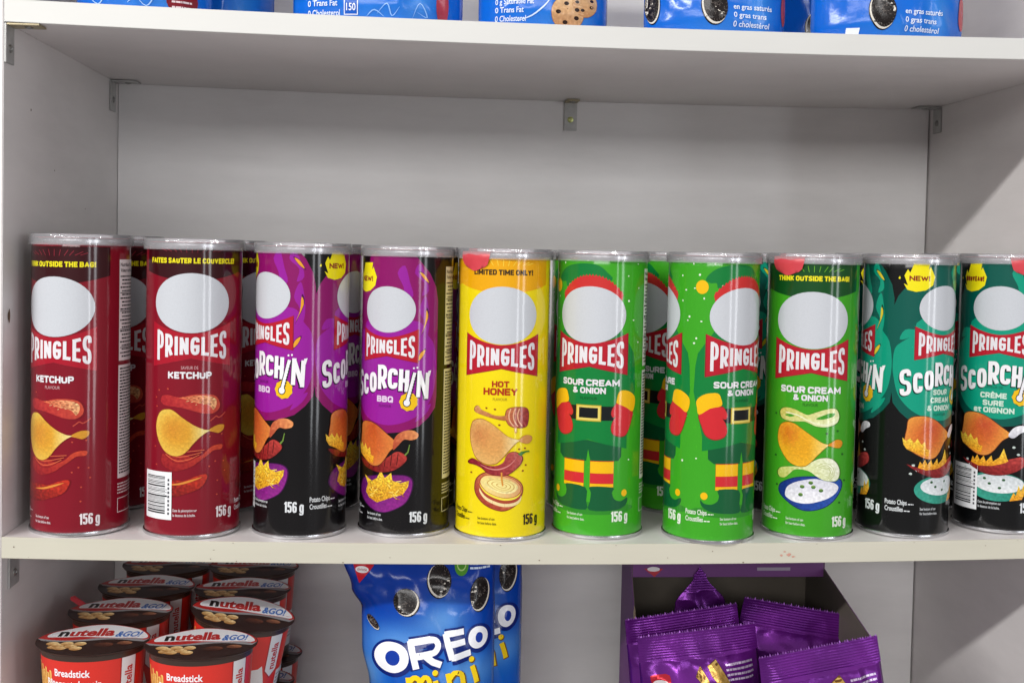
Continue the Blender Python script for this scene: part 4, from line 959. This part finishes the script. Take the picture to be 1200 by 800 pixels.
for k,(x,y) in enumerate(RX): spread_cup(x+.004*(k > 1),y+.004,ZC2,(-3,1,2,0)[k],(0,0),'lower layer spread cup %s row next to the blue bag'%['at the open end of the','second in the','third in the','rearmost in the'][k],G2)

# ================================================================ pouches
def pouch_map(half, thick, H, wr, seed, crimp=None, crease=0, ctr=lambda v: 0):
    def P(u, v):
        h = half(v); s = max(-1,min(1,(u-ctr(v))/h)); q = max(0,1-abs(s)**2.3)
        b = thick(v)*q**.72
        e = min(1,(1-abs(s))*4)*min(1,max(0,(H-v)/12+.25))
        b += wr*e*noise.noise(Vector((u*.030,v*.022,seed)))+.35*wr*e*noise.noise(Vector((u*.075,v*.06,seed+5)))
        if crease: b += crease*e*(1-2*abs(noise.noise(Vector((u*.045+v*.02,v*.026-u*.016,seed+9)))))
        if crimp and v > crimp: b = b*.35+.6+.38*math.sin((v-crimp)*2*math.pi/2.3)*e
        return Vector((u/1000, -b/1000, v/1000))
    def mapper(u, v, off):
        c = ctr(v); u = max(c-half(v)*.995, min(c+half(v)*.995, u))
        p_ = P(u,v); d = .6; n = (P(u+d,v)-P(u-d,v)).cross(P(u,v+d)-P(u,v-d)); n.normalize()
        if n.y > 0: n = -n
        return p_+n*((off+.35)/1000), n
    return P, mapper
def pouch(t, half, thick, H, basefn, art, m, wr=2, seed=0, crimp=None, crease=0, nu=44, dv=2.5, back=.8, cell=3, name='film', ctr=lambda v: 0):
    P, mapper = pouch_map(half, thick, H, wr, seed, crimp, crease, ctr)
    if crimp: dv = min(dv,.57)
    nv = int(H/dv); vs_, fs, cols = [], [], []
    for j in range(nv+1):
        v = H*j/nv
        for i in range(nu+1):
            u = ctr(v)+half(v)*(-1+2*i/nu); vs_.append(P(u,v)); cols.append(basefn(u,v))
    n0 = len(vs_)
    for j in range(nv+1):
        v = H*j/nv
        for i in range(nu+1):
            s = -1+2*i/nu; u = ctr(v)+half(v)*s; p_ = P(u,v)
            vs_.append(Vector((p_.x, -p_.y*back+(.0004 if abs(s) < 1 else 0), p_.z))); cols.append(basefn(u,v))
    W_ = nu+1
    for j in range(nv):
        for i in range(nu):
            a = j*W_+i; fs.append((a,a+1,a+W_+1,a+W_)); b = n0+a; fs.append((b,b+W_,b+W_+1,b+1))
    bm = bmesh.new(); cl = bm.verts.layers.float_color.new('Col'); bv = []
    for p_,c in zip(vs_,cols):
        v = bm.verts.new(p_); v[cl] = (*lin(c),1); bv.append(v)
    for f in fs: bm.faces.new([bv[i] for i in f])
    bmesh.ops.remove_doubles(bm, verts=bm.verts, dist=1e-6); bmesh.ops.recalc_face_normals(bm, faces=bm.faces)
    me = bpy.data.meshes.new(name); bm.to_mesh(me); bm.free()
    for p_ in me.polygons: p_.use_smooth = True
    obj(name, me, m, t)
    if art:
        for pn,pc in art.parts.items():
            am = build_art(pn, pc, mapper, cell, cell, (1,H-1))
            if am: obj(pn, am, m, t)
def interp(tbl):
    def f(v):
        if v <= tbl[0][0]: return tbl[0][1]
        for (a,x),(b,y) in zip(tbl,tbl[1:]):
            if v <= b: k = (v-a)/(b-a); k = k*k*(3-2*k); return x+(y-x)*k
        return tbl[-1][1]
    return f
def cookie(A, cu, cv, ru, rv, tilt=0, part='cookie_picture', ly=5, side=1):
    part = '%s#%d'%(part,int(cu*10))
    rot = lambda pts: [(cu+(u-cu)*math.cos(tilt)-(v-cv)*math.sin(tilt), cv+(u-cu)*math.sin(tilt)+(v-cv)*math.cos(tilt)) for u,v in pts]
    A.poly(part, rot(ell(cu+side*ru*.16,cv-rv*.10,ru,rv,26)), '15100f', ly)
    A.poly(part, rot(ell(cu+side*ru*.10,cv-rv*.06,ru*.98,rv*.98,26)), 'd8d2c6', ly+1)
    A.poly(part, rot(ell(cu,cv,ru*.95,rv*.95,26)), '1c1716', ly+2)
    rg = random.Random(int(cu*7+cv*3))
    for k in range(26):
        a = 6.2832*k/26; p0 = (cu+ru*.80*math.cos(a), cv+rv*.80*math.sin(a)); A.line(part, rot([p0,(cu+ru*.9*math.cos(a+.06), cv+rv*.9*math.sin(a+.06))]), .55, '4a4340', ly+3)
    for k in range(30):
        a,r_ = rg.uniform(0,6.28),rg.uniform(.05,.68); u,v = cu+ru*r_*math.cos(a), cv+rv*r_*math.sin(a); b = rg.uniform(0,6.28)
        A.line(part, rot([(u,v),(u+1.6*math.cos(b),v+1.6*math.sin(b))]), .5, '57504c', ly+3)
BL = '1257b8'
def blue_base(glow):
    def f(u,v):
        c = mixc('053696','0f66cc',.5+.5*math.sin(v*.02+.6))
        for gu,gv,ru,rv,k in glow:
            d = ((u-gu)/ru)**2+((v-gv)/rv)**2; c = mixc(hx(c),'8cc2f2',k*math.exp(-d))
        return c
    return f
def oreo_art(full=True):
    A = Art()
    A.poly('brand_badge',[(-61,213.6),(-42,212.3),(-54.9,195.8)],'c02030',5); A.poly('brand_badge',ell(-52.6,208,5.8,2.9,20),'e9e6e6',6)
    A.text('brand_badge','christie',-52.6,207,2.2,'a01c28',7,w=8.6,bold=.01)
    for q in ((-14.4,183.7,10.8,11,0,1),(15.4,200.8,10.2,13.6,.1,-1),(49.7,188.7,8.4,14.4,-.12,1),(-42,164,3.2,7.4,.75,-1)): cookie(A,*q[:4],tilt=q[4],side=q[5])
    A.poly('green_seal',ell(34,211.9,6.2,8,22),'4e8e2c',5); A.poly('green_seal',ell(34,213,4.2,5.4,18),'a9cc7c',6); A.poly('green_seal',ell(34,213,3.3,4.3,18),'4e8e2c',7)
    for k in range(2): A.words('small_lettering',41.5,60-k,212.2-k*3.4,1.6,'d2e2f4',5,k)
    # the big name: white loops and bars on a dark blue outline
    D,Wh = '0b2470','eef0f5'
    def slab(pts, ly=7):
        sp = smooth_poly(pts,2); return sp
    def ring(cu,cv,ru,rv,iu,iv,k):
        A.poly('name_outline',ell(cu+.6,cv-.8,ru+3.0,rv+3.0,34),D,4); 
        A.poly('name_lettering',ell(cu,cv,ru,rv,34),Wh,7+k,holes=[ell(cu+1,cv-.2,iu,iv,24)[::-1]]); A.poly('name_outline',ell(cu+1,cv-.2,iu,iv,24),'14389a',6)
    def bars(strokes, k, w):
        for i,q in enumerate(strokes):
            A.line('name_outline',[(a+.6,b-.8) for a,b in q],w+5.4,D,4+.1*i+.3); A.line('name_lettering',q,w,Wh,7+k+.1*i)
    ring(-25.4,136.6,14.8,13.2,6.2,6.4,0)
    bars([[(-9.6,151.4),(-7.6,142),(-4,128.6)],[(-10.8,149.6),(-2,151),(8,152.6)],[(-5.6,138.6),(4,140.2),(9,141.2)],[(3,139.8),(10,134.4),(17.2,131.6)]],.4,5.6)
    A.line('name_lettering',smooth_poly([(6,152.4),(12,152),(14.4,147.4),(11.6,142.4),(6,140.8)],4,False),5.0,Wh,8.2); A.line('name_outline',smooth_poly([(6,152.4),(12,152),(14.4,147.4),(11.6,142.4),(6,140.8)],4,False),10.4,D,4.9)
    bars([[(20.4,157),(23,148),(26.8,136)],[(19.6,156),(28,157),(36.4,157.8)],[(23,147.6),(30,148.2),(37.6,149.2)],[(26,137.2),(34,138.2),(42.6,139.6)]],.9,5.2)
    ring(49,151.2,8.6,9.6,3.2,4.6,1.6)
    # yellow word below
    def yl(strokes):
        for i,q in enumerate(strokes):
            A.line('second_lettering',smooth_poly([(a+.9,b-1) for a,b in q],3,False),5.2,'6a4a0c',4+.05*i); A.line('second_lettering',smooth_poly(q,3,False),4.2,'f2cf1a',8+.07*i)
    yl([[(-11,121),(-9.6,112),(-8.6,104)],[(-10,116),(-6,121.4),(-1.4,119),(-.4,110),(.2,104)],[(-.8,116),(3,121.6),(7,119.6),(8.4,110),(9,104)],[(12.4,119),(14.4,111),(15.4,105)],[(22.8,124),(25,114),(26.2,107)],[(24,118),(29,124.6),(34.6,122.6),(36.4,114),(37.4,108)],[(44,128),(46.6,120),(48.4,113)]])
    for u,v in ((12,125.4),(43.4,133.6)): A.poly('second_lettering',ell(u+.8,v-.9,2.7,2.7,14),'6a4a0c',4); A.poly('second_lettering',ell(u,v,2.4,2.4,14),'f2cf1a',9)
    return A
oh = interp([(0,56),(60,55),(104,55),(141,58.5),(172,58.8),(190,63),(216,67),(236,68)])
oc = interp([(0,10),(104,10),(141,6.4),(172,6),(190,1),(216,-3),(236,-3)])
ot = interp([(0,30),(60,34),(130,32),(166,25),(200,17),(225,6),(236,1.5)])
def side_pouch(x,y,rz,label,seed,art,glow=((18,168,22,16,.6),(-20,150,34,16,.55),(40,122,30,18,.6),(-46,118,14,20,.6))):
    t = thing('cookie_pouch', label, 'cookie bag', (x,y,ZLOW+.0003), rad(rz), 'blue cookie pouches on the lower shelf')
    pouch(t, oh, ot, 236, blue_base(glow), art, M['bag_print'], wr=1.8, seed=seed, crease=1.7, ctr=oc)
    return t
side_pouch(-.0535,.100,0,'glossy blue mini cookie pouch with white name, in full view',1.3,oreo_art())
side_pouch(-.0240,.158,0,'blue mini cookie pouch mostly hidden behind the other pouch',7.7,oreo_art())

# pouches on the top shelf: only their feet show under the picture's edge
def cookie_tan(A,cu,cv,r_):
    pk = 'cookie_picture#%d'%int(cu)
    A.poly(pk,ell(cu,cv,r_*1.03,r_*1.03,24),'8a5a34',5); shade(A,pk,ell(cu,cv,r_,r_,24),'b98558','dcb98e',6,ax=(.3,1),smooth=0)
    for k in range(5): A.poly(pk,ell(cu+r_*.6*math.cos(k*1.35+.4),cv+r_*.55*math.sin(k*1.35+.4),r_*.16,r_*.12,9),'2c1a12',8)
def top_pouch(x0,x1,y,label,kind,seed,H=205):
    x = (x0+x1)/2; w = (x1-x0)*500
    hf = interp([(0,w*.97),(12,w),(60,w*1.0),(150,w*.95),(205,w*.97)]); tk = interp([(0,27),(14,31),(80,30),(160,16),(205,1.5)])
    t = thing('cookie_pouch', label, 'cookie bag', (x,y,ZT+TT+sag(x,SAGT)+.0008), 0, 'blue cookie pouches on the top shelf')
    A = Art(); wt = 'dbe6f6'
    if kind == 'A':
        A.poly('round_badge',ell(34,10,11,11,26),'7c1a26',5); 
        for k in range(4): A.words('round_badge',27,41,4+k*4,1.4,'e3cfd2',6,k)
        for q in ([(-40,14),(-30,5),(-22,12),(-14,8)],[(0,12),(8,4),(14,12),(6,16)],[(-6,6),(2,12)]): A.line('swirl_print',q,.9,'a8cbf4',4,smooth=4,taper=True)
    if kind == 'B':
        A.text('health_lettering','0 Trans Fat',-w+14,12,4.4,wt,5,w=24,bold=.015,align='l'); A.text('health_lettering','0 Cholesterol',-w+14,4.6,4.4,wt,5,w=26,bold=.015,align='l')
        A.poly('calorie_box',rect(-26,-15,5,17),'e6ebf2',5); A.poly('calorie_box',rect(-25.3,-15.7,5.7,16.3),BL,6); A.text('calorie_box','150',-20.5,8.4,5,'e6ebf2',7,w=7.4,bold=.02)
        for q in ([(0,6),(8,14),(12,5),(18,12)],[(28,4),(34,16),(40,6),(32,9)],[(-8,4),(-2,9),(6,4)]): A.line('swirl_print',q,.9,'8fbef2',4,smooth=4,taper=True)
        shade(A,'cookie_picture',ell(24,24,7,6,16),'8a5a34','c09468',5,smooth=0)
        A.poly('side_badge',ell(52,16,5,16,20),'a33a4a',5)
    if kind == 'C':
        for k,s_ in enumerate(('0 g Saturated Fat','0 Trans Fat','0 Cholesterol')): A.text('health_lettering',s_,-w+13,19-k*6.6,4.2,wt,5,w=(30,22,24)[k],bold=.015,align='l')
        cookie_tan(A,17,13,13.5); cookie_tan(A,31,22,11)
        A.line('swirl_print',[(-24,6),(-12,10),(-2,18),(4,26)],1.2,'cfe2fa',4,smooth=4,taper=True)
    if kind in 'DE':
        for k,s_ in enumerate(('en gras saturés','0 gras trans','0 cholestérol')): A.text('health_lettering',s_,8 if kind == 'D' else 2,21-k*7,4.2,wt,5,w=(34,29,32)[k],bold=.015,align='l')
        cookie(A,-7 if kind == 'D' else -16,24,10.5,15,.15,side=-1)
        if kind == 'D': cookie(A,-55,26,5,15,0)
        else: A.poly('calorie_box',rect(-44,-34,2,9),'e6ebf2',5); A.poly('side_badge',ell(60,26,4.6,14,18),'b0404a',5)
        if kind == 'D': A.poly('side_badge',ell(56,26,3.2,14,18),'b0404a',5)
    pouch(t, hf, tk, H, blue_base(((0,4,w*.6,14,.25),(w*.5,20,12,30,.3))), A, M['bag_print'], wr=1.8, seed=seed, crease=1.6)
top_pouch(-.340,-.2325,.050,'blue cookie pouch with a dark red round badge, above the ketchup cans','A',11)
top_pouch(-.288,-.193,.128,'plain blue cookie pouch standing behind the red badge pouch','Z',12)
top_pouch(-.1675,-.0290,.050,'blue cookie pouch with a calorie box on its foot','B',13)
top_pouch(-.0159,.0916,.050,'blue cookie pouch with pale chocolate chip cookies on it','C',14)
top_pouch(.1227,.2430,.050,'narrow blue pouch with dark cookies, above the elf cans','D',15)
top_pouch(.2660,.3990,.050,'wide blue pouch with a dark cookie, beside the right wall','E',16)
top_pouch(.2520,.3420,.128,'blue pouch standing behind the wide dark cookie pouch','D',17)

# ================================================================ carton with purple bags
BX0, BX1, BYB = .1414, .3270, .190
carton = thing('display_carton', 'purple display carton with a cut-out front, holding foil bags', 'carton', ((BX0+BX1)/2,.12,ZLOW))
def cbox(name, me, m): 
    o = obj(name, me, m, carton); o.location = -carton.location; return o
def prism_yz(name, x0, x1, pts, col=None):
    n = len(pts); vs_ = [(x0,y,z) for y,z in pts]+[(x1,y,z) for y,z in pts]
    fs = [tuple(range(n))[::-1], tuple(range(n,2*n))]+[(k,(k+1)%n,n+(k+1)%n,n+k) for k in range(n)]
    bm = bmesh.new(); bv = [bm.verts.new(v) for v in vs_]
    for f in fs: bm.faces.new([bv[i] for i in f])
    bmesh.ops.recalc_face_normals(bm, faces=bm.faces); me = bpy.data.meshes.new(name); bm.to_mesh(me); bm.free()
    if col: colour_mesh(me, col)
    return me
PU = '5c2a66'; zf = ZLOW+.0004
Lp = [(BYB,-.026),(.141,-.026),(.141,-.0715),(.095,-.145),(.095,zf),(BYB,zf)]
Rp = [(BYB,-.026),(.141,-.026),(.141,-.066),(.030,-.092),(.030,zf),(BYB,zf)]
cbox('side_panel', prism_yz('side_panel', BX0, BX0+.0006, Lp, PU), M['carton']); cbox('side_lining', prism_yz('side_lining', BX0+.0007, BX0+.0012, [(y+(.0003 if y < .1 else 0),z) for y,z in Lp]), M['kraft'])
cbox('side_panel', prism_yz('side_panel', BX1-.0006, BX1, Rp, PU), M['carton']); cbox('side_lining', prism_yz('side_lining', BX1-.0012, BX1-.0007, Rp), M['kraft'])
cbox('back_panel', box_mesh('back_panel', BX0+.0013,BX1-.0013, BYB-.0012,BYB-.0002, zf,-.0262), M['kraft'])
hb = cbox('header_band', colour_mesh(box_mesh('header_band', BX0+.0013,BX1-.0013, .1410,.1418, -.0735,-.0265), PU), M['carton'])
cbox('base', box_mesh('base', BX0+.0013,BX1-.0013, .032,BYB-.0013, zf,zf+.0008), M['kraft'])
A = Art(); A.poly('header_badge',[(12,30),(30,30),(22,22.2)],'a02030',3); A.poly('header_badge',ell(21,29.5,6,2.2,18),'cfcacc',4)
A.poly('header_badge',rect(120,152,28,31),'8a7f90',3)
hm = build_art('header_badge', A.parts['header_badge'], lambda u,v,off: (Vector((BX0+u/1000,.1410-(off+.1)/1000,-.0955+v/1000)),Vector((0,-1,0))), None, None, (0,60))
hm.materials.append(M['carton']); obj('header_badge', hm, None, hb)
# torn brown fibre along the cut edge of the left panel
rg = random.Random(4)
torn = [(BX0-.0004, .0985+.006*k/12+.012*(k/12), -.140+.046*k/12+rg.uniform(-.002,.002)) for k in range(13)]+[(BX0-.0004, .112+.012*(1-k/12)+rg.uniform(-.002,.003), -.094-.044*k/12) for k in range(13)]
cbox('torn_edge', mesh_from('torn_edge', torn, [tuple(range(len(torn)))]), M['torn'])

PV = '6a1c86'
def purple_base(u,v): return mixc('4a0f62','7a2496',.5+.5*noise.noise(Vector((u*.03,v*.03,2))))
def cracker(A, pts, ly=5):
    pk = 'cracker_picture#%d'%int(pts[0][0]*10)
    A.poly(pk, grow(pts,1.06), '6a4416', ly); A.poly(pk, pts, 'c09a4a', ly+1, fn=lambda u,v: tuple(x*(1+.22*nrand(u,v,.9)) for x in mixc('b08436','d6b46a',.5+.5*nrand(u,v,.3))), cell=1.0)
def purple_art(dv):
    A = Art(0,dv)
    A.poly('brand_badge',smooth_poly([(-44,132),(-36,133.6),(-27.8,132),(-29,124),(-36,114),(-42,124)],2),'b02030',5); A.poly('brand_badge',ell(-36,126,6.6,3.6,20),'e4dfe0',6); A.text('brand_badge','christie',-36,124.8,2.6,'a01c28',7,w=10,bold=.01)
    for q in ([(-5.5,128),(-.5,136),(5.2,124),(0,121)],[(5.5,136),(13,140),(23,120),(15,118),(8,128)],[(-12,112),(-2,119),(10,116),(16,104),(-6,102)]): cracker(A,q)
    for k in range(4): A.words('small_lettering',21,45,134-k*4,1.7,'c9b4d4',5,k)
    return A
ph = interp([(0,50),(20,52.5),(90,53),(140,52),(165,51.5)]); pt_ = interp([(0,3),(18,17),(70,21),(120,13),(142,4),(165,.8)])
def purple_bag(x,y,z,roll,lean,rz,label,seed,art=True,H=165):
    t = thing('snack_bag', label, 'snack bag', (x,y,z), 0, 'purple foil snack bags in the carton'); t.rotation_euler = (rad(lean),rad(roll),rad(rz))
    pouch(t, ph, pt_, H, purple_base, purple_art(0) if art else None, M['purple_film'], wr=2.6, seed=seed, crimp=H-22, crease=2.4)
    # pinked edge along the seal
    n = 46; vs_, fs = [], []; w = ph(H)/1000
    for k in range(n):
        a = -w+2*w*k/n; b = -w+2*w*(k+1)/n; q = len(vs_); vs_ += [(a,-.0004,H/1000-.0003),(b,-.0004,H/1000-.0003),((a+b)/2,-.0004+.0008*math.sin(k*2.1),H/1000+.0018+.0006*math.sin(k*3.7))]; fs.append((q,q+1,q+2))
    pm = colour_mesh(mesh_from('pinked_edge', vs_, fs), '8a50a4'); obj('pinked_edge', pm, M['purple_film'], t)
purple_bag(.2010,.0560,ZLOW+.0030,-6.8,2,0,'purple snack bag with its seal straight, left of the leaning one',21)
purple_bag(.3020,.0120,ZLOW+.0030,-9.6,0,2,'purple snack bag leaning out past the carton\'s right side',22)
purple_bag(.1990,.0980,ZLOW+.0060,-7.5,2,2,'purple snack bag standing behind the one with the straight seal',23,art=False)
purple_bag(.2640,.1080,ZLOW+.0075,9,2,-3,'purple snack bag drooping to the right behind the leaning bag',25,art=False)
ph0 = ph; ph = interp([(0,34),(60,38),(130,36),(160,24),(186,6),(194,1)])
purple_bag(.2130,.1400,ZLOW+.0020,-2,0,0,'purple snack bag crumpled to a point behind the others',24,art=False,H=194)
ph = ph0
